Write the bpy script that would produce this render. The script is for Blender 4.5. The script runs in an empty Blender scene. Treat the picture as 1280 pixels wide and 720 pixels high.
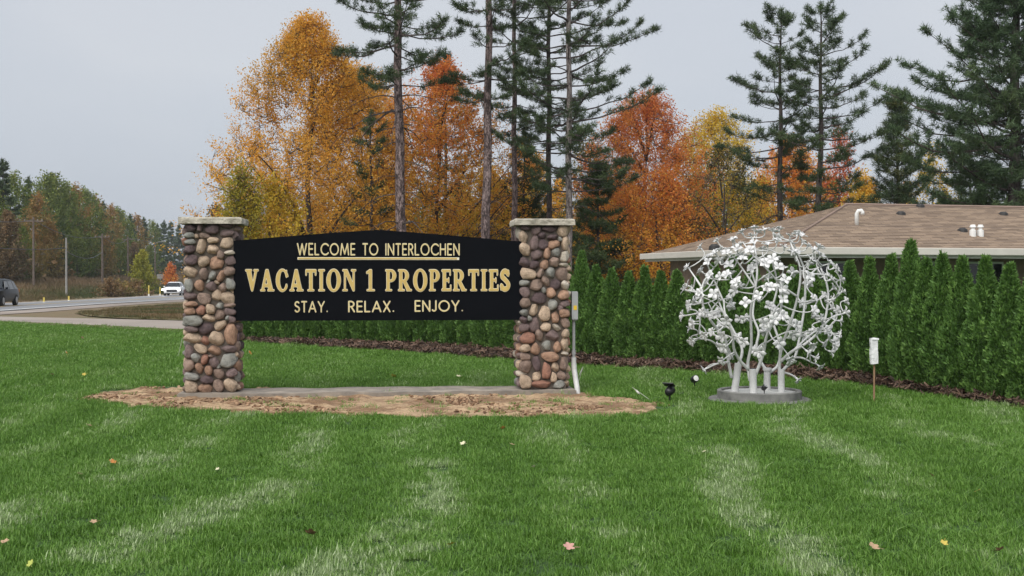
import bpy, bmesh, math, random
import numpy as np
from mathutils import Vector, Matrix, noise as mnoise

# ------------------------------------------------------------------ camera, sky, sun, exposure
S = bpy.context.scene
COL = S.collection
F = 1450.0                      # focal length in photograph pixels (1280 wide)
CAMH = 1.6
TH = math.atan(15.0 / F)
cam = bpy.data.cameras.new('camera')
cam.sensor_width = 36.0
cam.lens = 36.0 * F / 1280.0
cam.clip_start = 0.05
cam.clip_end = 4000
camo = bpy.data.objects.new('camera', cam)
COL.objects.link(camo)
camo.location = (0, 0, CAMH)
camo.rotation_euler = (math.pi / 2 - TH, 0, 0)
S.camera = camo

SUN_EL, SUN_ROT = math.radians(52), math.radians(205)
W = bpy.data.worlds.new('World'); S.world = W; W.use_nodes = True
nt = W.node_tree; nt.nodes.clear()
wo = nt.nodes.new('ShaderNodeOutputWorld'); bg = nt.nodes.new('ShaderNodeBackground')
sky = nt.nodes.new('ShaderNodeTexSky'); sky.sky_type = 'NISHITA'; sky.sun_disc = False
sky.sun_elevation = SUN_EL; sky.sun_rotation = SUN_ROT; sky.dust_density = 4.0; sky.air_density = 1.0
tc = nt.nodes.new('ShaderNodeTexCoord'); mp = nt.nodes.new('ShaderNodeMapping')
mp.inputs['Scale'].default_value = (1.0, 1.0, 2.6)
nz = nt.nodes.new('ShaderNodeTexNoise'); nz.inputs['Scale'].default_value = 1.7
nz.inputs['Detail'].default_value = 3.5; nz.inputs['Roughness'].default_value = 0.45
cr = nt.nodes.new('ShaderNodeValToRGB')
cr.color_ramp.elements[0].position = 0.34; cr.color_ramp.elements[0].color = (0.64, 0.715, 0.835, 1)
cr.color_ramp.elements[1].position = 0.66; cr.color_ramp.elements[1].color = (0.885, 0.92, 0.98, 1)
vm = nt.nodes.new('ShaderNodeVectorMath'); vm.operation = 'SCALE'; vm.inputs['Scale'].default_value = 2.9
mx = nt.nodes.new('ShaderNodeMix'); mx.data_type = 'RGBA'; mx.inputs['Factor'].default_value = 0.93
L_ = nt.links.new
L_(tc.outputs['Generated'], mp.inputs['Vector']); L_(mp.outputs['Vector'], nz.inputs['Vector'])
L_(nz.outputs['Fac'], cr.inputs['Fac']); L_(cr.outputs['Color'], vm.inputs[0])
L_(sky.outputs['Color'], mx.inputs[6]); L_(vm.outputs['Vector'], mx.inputs[7])
L_(mx.outputs[2], bg.inputs['Color']); bg.inputs['Strength'].default_value = 0.1
L_(bg.outputs['Background'], wo.inputs['Surface'])

sl = bpy.data.lights.new('sun', 'SUN'); sl.energy = 1.5; sl.angle = math.radians(70); sl.color = (1.0, 0.97, 0.92)
so = bpy.data.objects.new('sun', sl); COL.objects.link(so)
so.rotation_euler = (math.pi / 2 - SUN_EL, 0, math.radians(-25))

S.view_settings.view_transform = 'Standard'
S.view_settings.look = 'None'
S.view_settings.exposure = 1.33
S.view_settings.gamma = 1.0
S.view_settings.use_curve_mapping = False
S.render.engine = 'CYCLES'
S.cycles.use_denoising = True
S.cycles.max_bounces = 5
S.cycles.diffuse_bounces = 2
S.cycles.glossy_bounces = 2
S.cycles.transmission_bounces = 3
S.cycles.transparent_max_bounces = 5
S.cycles.volume_bounces = 0

random.seed(7)
RNG = np.random.default_rng(11)
U = random.uniform

# ------------------------------------------------------------------ helpers
def ray(px, py):
    x = (px - 640.0) / F; z = -(py - 360.0) / F
    c, s = math.cos(TH), math.sin(TH)
    return Vector((x, c + z * s, -s + z * c))
def at(px, py, Y):
    d = ray(px, py); t = Y / d.y
    return Vector((d.x * t, Y, CAMH + d.z * t))
SLOPE = 0.006
def gz(Y):
    return 0.0 if Y < 25 else -SLOPE * (min(Y, 300) - 25)
def edge_x(Y):
    return -33.2 - 0.14 * (Y - 75.6)
def height(X, Y):
    z = gz(Y)
    s = (edge_x(Y) - 1.2 - X) / 28.0
    if s > 0 and Y > 20:
        s = min(s, 1.0)
        z += 2.3 * s * s * (3 - 2 * s)
    return z
def gat(px, py):
    """ground point under a pixel of the photograph (flat near ground, gentle fall beyond 25 m)"""
    d = ray(px, py)
    t = -CAMH / d.z
    if t * d.y > 25:
        t = -(CAMH - SLOPE * 25) / (d.z + SLOPE * d.y)
    Y = t * d.y
    return Vector((t * d.x, Y, gz(Y)))

def tag(o, label=None, cat=None, group=None, kind=None):
    if label: o['label'] = label
    if cat: o['category'] = cat
    if group: o['group'] = group
    if kind: o['kind'] = kind
    return o
def link(o, parent=None):
    COL.objects.link(o)
    if parent is not None: o.parent = parent
    return o
def empty(name, loc=(0, 0, 0), rz=0):
    o = bpy.data.objects.new(name, None); o.location = loc; o.rotation_euler = (0, 0, rz)
    o.empty_display_size = 0.2
    return link(o)
def mesh_py(name, V, Fc, mats=(), smooth=False):
    me = bpy.data.meshes.new(name)
    me.from_pydata([tuple(v) for v in V], [], [tuple(f) for f in Fc])
    for m in (mats if isinstance(mats, (list, tuple)) else [mats]): me.materials.append(m)
    if smooth:
        me.polygons.foreach_set('use_smooth', [True] * len(me.polygons))
    me.update()
    return me
def mesh_np(name, V, Fc, mats, smooth=False, tint=None):
    """V (n,3); Fc (m,k) index array or a list of such arrays"""
    if not isinstance(Fc, list): Fc = [Fc]
    Fc = [f for f in Fc if len(f)]
    me = bpy.data.meshes.new(name)
    V = np.asarray(V, dtype=np.float32)
    me.vertices.add(len(V)); me.vertices.foreach_set('co', V.ravel())
    loops = np.concatenate([f.ravel() for f in Fc]).astype(np.int32)
    tot = np.concatenate([np.full(len(f), f.shape[1]) for f in Fc]).astype(np.int32)
    st = np.concatenate([[0], np.cumsum(tot)[:-1]]).astype(np.int32)
    me.loops.add(len(loops)); me.loops.foreach_set('vertex_index', loops)
    me.polygons.add(len(tot)); me.polygons.foreach_set('loop_start', st); me.polygons.foreach_set('loop_total', tot)
    if smooth: me.polygons.foreach_set('use_smooth', np.ones(len(tot), dtype=bool))
    if tint is not None:
        a = me.attributes.new('tint', 'FLOAT', 'POINT'); a.data.foreach_set('value', np.asarray(tint, dtype=np.float32))
    for m in (mats if isinstance(mats, (list, tuple)) else [mats]): me.materials.append(m)
    me.update(); me.validate()
    return me
def obj(name, me, parent=None, loc=(0, 0, 0), rot=(0, 0, 0), scale=(1, 1, 1)):
    o = bpy.data.objects.new(name, me); o.location = loc; o.rotation_euler = rot; o.scale = scale
    return link(o, parent)
def copy_tree(o, parent=None):
    c = o.copy(); COL.objects.link(c); c.parent = parent
    for ch in list(o.children): copy_tree(ch, c)
    return c
class MB:
    """collects simple solids into one mesh"""
    def __init__(s): s.V = []; s.F = []
    def add(s, V, Fc):
        b = len(s.V); s.V += [tuple(v) for v in V]; s.F += [tuple(i + b for i in f) for f in Fc]; return s
    def box(s, x0, x1, y0, y1, z0, z1):
        V = [(x0,y0,z0),(x1,y0,z0),(x1,y1,z0),(x0,y1,z0),(x0,y0,z1),(x1,y0,z1),(x1,y1,z1),(x0,y1,z1)]
        return s.add(V, [(0,3,2,1),(4,5,6,7),(0,1,5,4),(1,2,6,5),(2,3,7,6),(3,0,4,7)])
    def tube(s, P, R, n=8, cap=True):
        V, Fc = tube(P, R, n, cap); return s.add(V, Fc)
    def lathe(s, prof, n=20, c=(0, 0, 0)):
        V = []; Fc = []
        for r, z in prof:
            for k in range(n):
                a = 2 * math.pi * k / n; V.append((c[0] + r * math.cos(a), c[1] + r * math.sin(a), c[2] + z))
        for i in range(len(prof) - 1):
            for k in range(n):
                Fc.append((i*n+k, i*n+(k+1) % n, (i+1)*n+(k+1) % n, (i+1)*n+k))
        Fc.append(tuple(range((len(prof)-1)*n, len(prof)*n))); Fc.append(tuple(reversed(range(n))))
        return s.add(V, Fc)
    def build(s, name, mat, parent=None, smooth=False, bevel=0, **k):
        me = mesh_py(name, s.V, s.F, mat, smooth)
        if bevel:
            bm = bmesh.new(); bm.from_mesh(me)
            bmesh.ops.bevel(bm, geom=bm.edges[:], offset=bevel, segments=2, affect='EDGES', profile=0.6)
            bm.to_mesh(me); bm.free()
        return obj(name, me, parent, **k)
def tube(P, R, n=8, cap=True):
    P = [Vector(p) for p in P]
    if not hasattr(R, '__len__'): R = [R] * len(P)
    V = []; Fc = []; ref = None
    for i, p in enumerate(P):
        d = (P[min(i+1, len(P)-1)] - P[max(i-1, 0)]).normalized()
        if ref is None:
            ref = d.orthogonal().normalized()
        a = (ref - d * ref.dot(d))
        a = a.normalized() if a.length > 1e-6 else d.orthogonal().normalized()
        ref = a; b = d.cross(a)
        for k in range(n):
            t = 2 * math.pi * k / n
            V.append(p + (a * math.cos(t) + b * math.sin(t)) * R[i])
    for i in range(len(P) - 1):
        for k in range(n):
            Fc.append((i*n+k, i*n+(k+1) % n, (i+1)*n+(k+1) % n, (i+1)*n+k))
    if cap:
        Fc.append(tuple(reversed(range(n)))); Fc.append(tuple(range((len(P)-1)*n, len(P)*n)))
    return V, Fc
def bez(p0, p1, p2, n):
    p0, p1, p2 = Vector(p0), Vector(p1), Vector(p2)
    return [p0*(1-t)**2 + p1*2*t*(1-t) + p2*t*t for t in [i/(n-1) for i in range(n)]]
def smooth_path(P, n=4):
    """Catmull-Rom through the points"""
    P = [Vector(p) for p in P]
    Q = [P[0]*2-P[1]] + P + [P[-1]*2-P[-2]]
    out = []
    for i in range(1, len(Q)-2):
        for k in range(n):
            t = k / n
            a, b, c, d = Q[i-1], Q[i], Q[i+1], Q[i+2]
            out.append(0.5*((2*b)+(c-a)*t+(2*a-5*b+4*c-d)*t*t+(3*b-a-3*c+d)*t**3))
    out.append(P[-1])
    return out
def in_poly(X, Y, poly):
    X = np.asarray(X); Y = np.asarray(Y); r = np.zeros(X.shape, bool); n = len(poly)
    for i in range(n):
        x0, y0 = poly[i]; x1, y1 = poly[(i+1) % n]
        if y0 == y1: continue
        c = ((y0 > Y) != (y1 > Y)) & (X < (x1-x0)*(Y-y0)/(y1-y0)+x0)
        r ^= c
    return r
def nz2(X, Y, sc, seed=0.0):
    return np.array([mnoise.noise((x*sc+seed, y*sc-seed, seed*0.37)) for x, y in zip(X, Y)])
ORD = ['', 'first', 'second', 'third', 'fourth', 'fifth', 'sixth', 'seventh', 'eighth', 'ninth', 'tenth', 'eleventh', 'twelfth',
       'thirteenth', 'fourteenth', 'fifteenth', 'sixteenth', 'seventeenth', 'eighteenth', 'nineteenth', 'twentieth',
       'twenty-first', 'twenty-second', 'twenty-third', 'twenty-fourth', 'twenty-fifth', 'twenty-sixth', 'twenty-seventh']

# ------------------------------------------------------------------ materials
def new_mat(name):
    m = bpy.data.materials.new(name); m.use_nodes = True
    t = m.node_tree; t.nodes.clear()
    o = t.nodes.new('ShaderNodeOutputMaterial'); p = t.nodes.new('ShaderNodeBsdfPrincipled')
    t.links.new(p.outputs[0], o.inputs[0])
    return m, t, p, o
def ramp(t, fac, stops):
    r = t.nodes.new('ShaderNodeValToRGB'); e = r.color_ramp.elements
    while len(e) < len(stops): e.new(0.5)
    for i, (pos, c) in enumerate(stops):
        e[i].position = pos; e[i].color = (c[0], c[1], c[2], 1)
    t.links.new(fac, r.inputs[0]); return r.outputs[0]
def tex_noise(t, vec, scale, detail=4, rough=0.55, dist=0.0):
    n = t.nodes.new('ShaderNodeTexNoise'); n.inputs['Scale'].default_value = scale
    n.inputs['Detail'].default_value = detail; n.inputs['Roughness'].default_value = rough
    n.inputs['Distortion'].default_value = dist
    if vec is not None: t.links.new(vec, n.inputs['Vector'])
    return n.outputs['Fac']
def coords(t, kind='Object', scale=(1, 1, 1)):
    if kind == 'World':
        g = t.nodes.new('ShaderNodeNewGeometry'); v = g.outputs['Position']
    else:
        g = t.nodes.new('ShaderNodeTexCoord'); v = g.outputs[kind]
    m = t.nodes.new('ShaderNodeMapping'); m.inputs['Scale'].default_value = scale
    t.links.new(v, m.inputs['Vector']); return m.outputs['Vector']
def mixc(t, fac, a, b, mode='MIX'):
    m = t.nodes.new('ShaderNodeMix'); m.data_type = 'RGBA'; m.blend_type = mode
    for s, v in ((0, fac), (6, a), (7, b)):
        if hasattr(v, 'links') or hasattr(v, 'is_linked'): t.links.new(v, m.inputs[s])
        elif s == 0: m.inputs[0].default_value = v
        else: m.inputs[s].default_value = (*v, 1)
    return m.outputs[2]
def math_n(t, op, a, b=0.0):
    m = t.nodes.new('ShaderNodeMath'); m.operation = op
    for i, v in enumerate((a, b)):
        if hasattr(v, 'is_linked'): t.links.new(v, m.inputs[i])
        else: m.inputs[i].default_value = v
    return m.outputs[0]
def add_bump(t, p, h, strength=0.3, dist=0.02):
    b = t.nodes.new('ShaderNodeBump'); b.inputs['Strength'].default_value = strength; b.inputs['Distance'].default_value = dist
    t.links.new(h, b.inputs['Height']); t.links.new(b.outputs[0], p.inputs['Normal'])
def simple(name, c1, c2=None, scale=6, rough=0.7, bump=0.0, bscale=40, bdist=0.01, metal=0.0, kind='Object', spec=0.5, sc=(1,1,1), detail=5, rand=0.0):
    m, t, p, o = new_mat(name)
    c2 = c2 or tuple(min(1, x*0.75) for x in c1)
    v = coords(t, kind, sc)
    n = tex_noise(t, v, scale, detail)
    col = ramp(t, n, [(0.3, c2), (0.7, c1)])
    if rand:
        oi = t.nodes.new('ShaderNodeObjectInfo')
        hs = t.nodes.new('ShaderNodeHueSaturation')
        k = math_n(t, 'MULTIPLY_ADD', oi.outputs['Random'], rand*2); t.nodes[-1].inputs[2].default_value = 1 - rand
        t.links.new(k, hs.inputs['Value']); t.links.new(col, hs.inputs['Color']); col = hs.outputs[0]
    t.links.new(col, p.inputs['Base Color'])
    p.inputs['Roughness'].default_value = rough; p.inputs['Metallic'].default_value = metal
    p.inputs['Specular IOR Level'].default_value = spec
    if bump: add_bump(t, p, tex_noise(t, v, bscale, 5, 0.6), bump, bdist)
    return m
def emis(name, c, s):
    m, t, p, o = new_mat(name)
    p.inputs['Base Color'].default_value = (*c, 1); p.inputs['Emission Color'].default_value = (*c, 1)
    p.inputs['Emission Strength'].default_value = s
    return m
def leaf_mat(name, stops, transl=0.3, rough=0.65, wnoise=0.0, wscale=0.8, attr='GEOMETRY', spec=0.3):
    """leaf colours chosen by the mesh's own per-leaf tint value"""
    m, t, p, o = new_mat(name)
    a = t.nodes.new('ShaderNodeAttribute'); a.attribute_name = 'tint'; a.attribute_type = attr
    fac = a.outputs['Fac']
    if wnoise:
        n = tex_noise(t, coords(t, 'World'), wscale, 3)
        k = math_n(t, 'MULTIPLY', math_n(t, 'SUBTRACT', n, 0.5), wnoise)
        fac = math_n(t, 'ADD', fac, k)
    if attr == 'INSTANCER':
        b_ = t.nodes.new('ShaderNodeAttribute'); b_.attribute_name = 'blade'; fac = math_n(t, 'ADD', fac, b_.outputs['Fac'])
    col = ramp(t, fac, stops)
    t.links.new(col, p.inputs['Base Color']); p.inputs['Roughness'].default_value = rough
    p.inputs['Specular IOR Level'].default_value = spec
    tr = t.nodes.new('ShaderNodeBsdfTranslucent'); t.links.new(col, tr.inputs['Color'])
    ms = t.nodes.new('ShaderNodeMixShader'); ms.inputs[0].default_value = transl
    t.links.new(p.outputs[0], ms.inputs[1]); t.links.new(tr.outputs[0], ms.inputs[2]); t.links.new(ms.outputs[0], o.inputs[0])
    return m
M = {}
# ------------------------------------------------------------------ ground, road, drive, beds
def ground_mat():
    m, t, p, o = new_mat('ground')
    w = coords(t, 'World')
    big = tex_noise(t, w, 0.35, 5); fine = tex_noise(t, w, 9, 6, 0.7)
    lawn = ramp(t, fine, [(0.3, (0.018, 0.045, 0.010)), (0.7, (0.045, 0.105, 0.022))])
    field = ramp(t, tex_noise(t, w, 0.5, 6, 0.65), [(0.25, (0.11, 0.075, 0.045)), (0.5, (0.16, 0.115, 0.06)), (0.75, (0.075, 0.10, 0.03))])
    sx = t.nodes.new('ShaderNodeSeparateXYZ'); t.links.new(w, sx.inputs[0])
    y = math_n(t, 'ADD', sx.outputs[1], math_n(t, 'MULTIPLY', math_n(t, 'SUBTRACT', big, 0.5), 6))
    mr = t.nodes.new('ShaderNodeMapRange'); mr.inputs[1].default_value = 40; mr.inputs[2].default_value = 47
    t.links.new(y, mr.inputs[0])
    t.links.new(mixc(t, mr.outputs[0], lawn, field), p.inputs['Base Color'])
    p.inputs['Roughness'].default_value = 0.95
    add_bump(t, p, fine, 0.5, 0.03)
    return m
M['ground'] = ground_mat()
xs = np.unique(np.concatenate([np.arange(-40, 41, 4.0), np.arange(-160, -40, 6.0), np.arange(40, 200, 15.0), [-1500, -900, -500, -300, -220, 300, 500, 900, 1500]]))
ys = np.unique(np.concatenate([[-60, -20, 0, 25], np.arange(4, 25, 4.0), np.arange(30, 300, 6.0), [300, 340, 400, 500, 700, 1000, 1500, 2200]]))
GX, GY = np.meshgrid(xs, ys)
GZ = np.vectorize(height)(GX, GY)
nx, ny = len(xs), len(ys)
idx = np.arange(nx*ny).reshape(ny, nx)
Fq = np.stack([idx[:-1, :-1], idx[:-1, 1:], idx[1:, 1:], idx[1:, :-1]], -1).reshape(-1, 4)
tag(obj('ground', mesh_np('ground', np.stack([GX, GY, GZ], -1).reshape(-1, 3), Fq, M['ground'], True)), kind='structure')

def sheet(name, pts, mat, dz, kind='structure'):
    V = [(p[0], p[1], gz(p[1]) + dz) for p in pts]
    me = mesh_py(name, V, [tuple(range(len(V)))], mat)
    bm = bmesh.new(); bm.from_mesh(me); bmesh.ops.triangulate(bm, faces=bm.faces[:]); bmesh.ops.recalc_face_normals(bm, faces=bm.faces[:])
    for f in bm.faces:
        if f.normal.z < 0: f.normal_flip()
    bm.to_mesh(me); bm.free()
    return tag(obj(name, me), kind=kind)
def asphalt_mat(name, c1, c2, rough=0.55):
    m, t, p, o = new_mat(name); w = coords(t, 'World')
    n = tex_noise(t, w, 0.25, 4); f = tex_noise(t, w, 30, 3)
    n2 = math_n(t, 'ADD', math_n(t, 'MULTIPLY', n, 0.7), math_n(t, 'MULTIPLY', f, 0.3))
    t.links.new(ramp(t, n2, [(0.35, c2), (0.65, c1)]), p.inputs['Base Color']); p.inputs['Roughness'].default_value = rough
    add_bump(t, p, f, 0.3, 0.01); return m
M['road'] = asphalt_mat('road', (0.21, 0.21, 0.215), (0.15, 0.15, 0.155), 0.42)
M['drive'] = asphalt_mat('drive', (0.36, 0.31, 0.27), (0.22, 0.19, 0.165), 0.9)
M['gravel'] = asphalt_mat('gravel', (0.34, 0.29, 0.25), (0.17, 0.14, 0.12), 0.95)
M['verge'] = simple('verge', (0.075, 0.10, 0.03), (0.17, 0.105, 0.05), 0.9, 0.95, 0.6, 20, 0.05, kind='World')
M['paint'] = simple('paint', (0.75, 0.75, 0.72), (0.55, 0.55, 0.52), 2, 0.6, kind='World')
M['paint_y'] = simple('paint_y', (0.62, 0.42, 0.08), (0.45, 0.3, 0.06), 2, 0.6, kind='World')

def road_edge(px_list): return [gat(*p) for p in px_list]
near = [(-25.0, 30.0), (-25.2, 45.0)] + [tuple(v[:2]) for v in road_edge([(0, 390), (131, 380.6), (229, 375)])]
d0 = Vector(near[-1]) - Vector(near[-2]); d0.normalize()
def ext(p, d, L): return (p[0] + d[0]*L, p[1] + d[1]*L)
near = near[:-1] + [near[-1]] + [ext(near[-1], (-0.12, 0.993), 90), ext(near[-1], (-0.14, 0.99), 190)]
def off(P, w):
    out = []
    for i, p in enumerate(P):
        a = Vector(P[max(i-1, 0)]); b = Vector(P[min(i+1, len(P)-1)]); d = (b - a).normalized()
        out.append((p[0] - d.y*w, p[1] + d.x*w))
    return out
RW = 7.6
far = off(near, RW)
sheet('road_shoulder', [*off(near, -2.3), *reversed(off(near, RW + 1.2))], M['gravel'], 0.02)
sheet('road', [*near, *reversed(far)], M['road'], 0.05)
sheet('road_edge_line', [*off(near, 0.35), *reversed(off(near, 0.62))], M['paint'], 0.056)
sheet('road_edge_line', [*off(near, RW - 0.62), *reversed(off(near, RW - 0.37))], M['paint'], 0.056)
sheet('road_centre_line', [*off(near, RW/2 - 0.22), *reversed(off(near, RW/2 - 0.10))], M['paint_y'], 0.056)
sheet('road_centre_line', [*off(near, RW/2 + 0.10), *reversed(off(near, RW/2 + 0.22))], M['paint_y'], 0.056)
# side drive, from the road past the back of the hedge
dn = [gat(-90, 398), gat(0, 403), gat(110, 408), gat(229, 414), Vector((-5.5, 33.0, 0)), Vector((2, 31.2, 0))]
df = [gat(-90, 392), gat(0, 396.6), gat(110, 399), gat(229, 402), Vector((-7.5, 40.5, 0)), Vector((2, 38.5, 0))]
DRIVE = [tuple(p[:2]) for p in dn] + [tuple(p[:2]) for p in reversed(df)]
sheet('drive', DRIVE, M['drive'], 0.035)
isl = [gat(94, 392.3), gat(150, 386.5), gat(229, 381), gat(300, 377), Vector((-3, 60, 0)), Vector((-3, 45, 0)), gat(260, 403.5), gat(229, 401.7), gat(150, 399), gat(110, 396)]
ISL = [tuple(p[:2]) for p in isl]
sheet('verge', ISL, M['verge'], 0.045)
dirt = [gat(-90, 397.3), gat(0, 402.4), gat(110, 407.3), gat(229, 413), Vector((-6.5, 33.4, 0)), Vector((-6.3, 32.6, 0)), gat(229, 417), gat(110, 410.0), gat(0, 404.0), gat(-90, 399)]
M['dirt'] = simple('dirt', (0.16, 0.11, 0.07), (0.09, 0.07, 0.035), 3, 0.95, 0.6, 25, 0.03, kind='World')
sheet('dirt_edge', [tuple(p[:2]) for p in dirt], M['dirt'], 0.042)

# hedge line and its mulch bed
HB = [(1400, 527), (1261, 504), (1139, 484), (1074, 472), (961, 463), (792, 454), (729, 448), (548, 434), (440, 430), (296, 425.5)]
def hedge_at(px):
    xs_ = [p[0] for p in reversed(HB)]; ys_ = [p[1] for p in reversed(HB)]
    return gat(px, float(np.interp(px, xs_, ys_)))
MF = [(1420, 541), (1280, 515), (1139, 494), (1074, 485), (1010, 479.5), (961, 475), (880, 470), (792, 465), (729, 461), (640, 454), (548, 447), (440, 440), (310, 432)]
MF = [(x, y - (3.5 if x > 700 else 3.0)) for x, y in MF]
mf = [gat(*p) for p in MF]
mb = [hedge_at(p) for p in (300, 440, 548, 640, 729, 792, 880, 961, 1074, 1139, 1261, 1400)]
MULCH = [tuple(p[:2]) for p in mf] + [(mf[-1].x - 0.5, mf[-1].y + 0.9)] + [(p.x + 0.35, p.y + 0.75) for p in mb]
M['mulch'] = simple('mulch', (0.085, 0.052, 0.036), (0.024, 0.016, 0.012), 14, 0.95, 0.9, 28, 0.05, kind='World')
def bed(name, poly, mat, step, amp, base, seed, edge_noise=0.06, ridge=0.0):
    P = np.array(poly); x0, y0 = P.min(0) - 0.1; x1, y1 = P.max(0) + 0.1
    X, Y = np.meshgrid(np.arange(x0, x1, step), np.arange(y0, y1, step)); shp = X.shape
    Xr, Yr = X.ravel(), Y.ravel()
    jx = nz2(Xr, Yr, 3.0, seed)*edge_noise; jy = nz2(Xr, Yr, 3.0, seed+5)*edge_noise
    ins = in_poly(Xr + jx*2, Yr + jy*2, poly)
    h = nz2(Xr, Yr, 2.2, seed+1)*0.6 + nz2(Xr, Yr, 7, seed+2)*0.5 + nz2(Xr, Yr, 19, seed+3)*0.35
    if ridge:
        h = h - ridge*np.maximum(0, 0.35 - np.abs(nz2(Xr*0.55, Yr*1.6, 6.0, seed+8)))
    # soft rim: count inside neighbours
    I = ins.reshape(shp).astype(float); B = I.copy()
    for _ in range(3):
        B[1:-1, 1:-1] = (B[1:-1, 1:-1]*2 + B[:-2, 1:-1] + B[2:, 1:-1] + B[1:-1, :-2] + B[1:-1, 2:])/6
    B = B.ravel()
    Z = np.array([gz(y) for y in Yr]) + base*np.clip(B*2-1, -0.2, 1) + amp*h*np.clip(B*2-1, 0, 1)
    Z = np.maximum(Z, np.array([gz(y) for y in Yr]) + np.where(B > 0.5, 0.007, -0.03))
    keep = B > 0.35
    ids = -np.ones(len(Xr), int); ids[keep] = np.arange(keep.sum()); g = ids.reshape(shp)
    q = np.stack([g[:-1, :-1], g[:-1, 1:], g[1:, 1:], g[1:, :-1]], -1).reshape(-1, 4)
    q = q[(q >= 0).all(1)]
    V = np.stack([Xr, Yr, Z], -1)[keep]
    return obj(name, mesh_np(name, V, q, mat, True))
tag(bed('mulch_bed', MULCH, M['mulch'], 0.14, 0.035, 0.05, 3.3), kind='structure')

SF = [(95, 502), (150, 507), (230, 512.5), (330, 518.5), (430, 520.5), (540, 523), (640, 522), (720, 522.5), (790, 521.5), (822, 515), (838, 508.5),
      (815, 503), (775, 498.5), (735, 494), (715, 490), (640, 487), (500, 487.5), (300, 487), (225, 484.5), (165, 486), (125, 491)]
SAND = [tuple(gat(*p)[:2]) for p in SF]
def sand_mat():
    m, t, p, o = new_mat('sand'); w = coords(t, 'World')
    a = tex_noise(t, w, 1.6, 5, 0.6, 0.6); b = tex_noise(t, coords(t, 'World', (0.7, 2.2, 1)), 8, 6, 0.7, 1.0)
    f = tex_noise(t, w, 60, 4, 0.7)
    base = ramp(t, f, [(0.3, (0.34, 0.225, 0.13)), (0.7, (0.53, 0.385, 0.24))])
    dk = ramp(t, f, [(0.3, (0.12, 0.068, 0.036)), (0.7, (0.25, 0.15, 0.08))])
    k = math_n(t, 'ADD', math_n(t, 'MULTIPLY', a, 0.55), math_n(t, 'MULTIPLY', b, 0.45))
    fr = ramp(t, k, [(0.46, (0.95, 0.95, 0.95)), (0.56, (0.0, 0.0, 0.0))])
    t.links.new(mixc(t, fr, base, dk), p.inputs['Base Color'])
    p.inputs['Roughness'].default_value = 0.95
    add_bump(t, p, math_n(t, 'ADD', b, math_n(t, 'MULTIPLY', f, 0.3)), 0.6, 0.04)
    return m
M['sand'] = sand_mat()
tag(bed('sand_bed', SAND, M['sand'], 0.028, 0.040, 0.022, 9.1, 0.17, ridge=2.2), kind='structure')

# ------------------------------------------------------------------ scattered stuff through geometry nodes
def scatter(name, pts, rots, scls, idxs, tints, sources, label, cat):
    c = bpy.data.collections.new(name + '_sources')
    for i, me in enumerate(sources):
        c.objects.link(bpy.data.objects.new('%s_source_%02d' % (name, i), me))
    me = bpy.data.meshes.new(name)
    n = len(pts); me.vertices.add(n); me.vertices.foreach_set('co', np.asarray(pts, np.float32).ravel())
    for an, ty, dat, key in (('rot', 'FLOAT_VECTOR', rots, 'vector'), ('scl', 'FLOAT_VECTOR', scls, 'vector'), ('pick', 'INT', idxs, 'value'), ('tint', 'FLOAT', tints, 'value')):
        a = me.attributes.new(an, ty, 'POINT'); a.data.foreach_set(key, np.asarray(dat, np.int32 if ty == 'INT' else np.float32).ravel())
    o = obj(name, me)
    g = bpy.data.node_groups.new(name, 'GeometryNodeTree')
    g.interface.new_socket('Geometry', in_out='INPUT', socket_type='NodeSocketGeometry')
    g.interface.new_socket('Geometry', in_out='OUTPUT', socket_type='NodeSocketGeometry')
    gi = g.nodes.new('NodeGroupInput'); go = g.nodes.new('NodeGroupOutput')
    ip = g.nodes.new('GeometryNodeInstanceOnPoints'); ci = g.nodes.new('GeometryNodeCollectionInfo')
    ci.inputs['Collection'].default_value = c; ci.inputs['Separate Children'].default_value = True; ci.inputs['Reset Children'].default_value = True
    def na(nm, ty):
        n_ = g.nodes.new('GeometryNodeInputNamedAttribute'); n_.data_type = ty; n_.inputs[0].default_value = nm; return n_.outputs[0]
    L = g.links.new
    e2r = g.nodes.new('FunctionNodeEulerToRotation')
    L(na('rot', 'FLOAT_VECTOR'), e2r.inputs[0])
    mp_ = g.nodes.new('GeometryNodeMeshToPoints')
    L(gi.outputs[0], mp_.inputs[0]); L(mp_.outputs[0], ip.inputs['Points']); L(ci.outputs[0], ip.inputs['Instance'])
    ip.inputs['Pick Instance'].default_value = True
    L(na('pick', 'INT'), ip.inputs['Instance Index']); L(e2r.outputs[0], ip.inputs['Rotation']); L(na('scl', 'FLOAT_VECTOR'), ip.inputs['Scale'])
    L(ip.outputs[0], go.inputs[0])
    md = o.modifiers.new('scatter', 'NODES'); md.node_group = g
    return tag(o, label, cat, kind='stuff')

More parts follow.
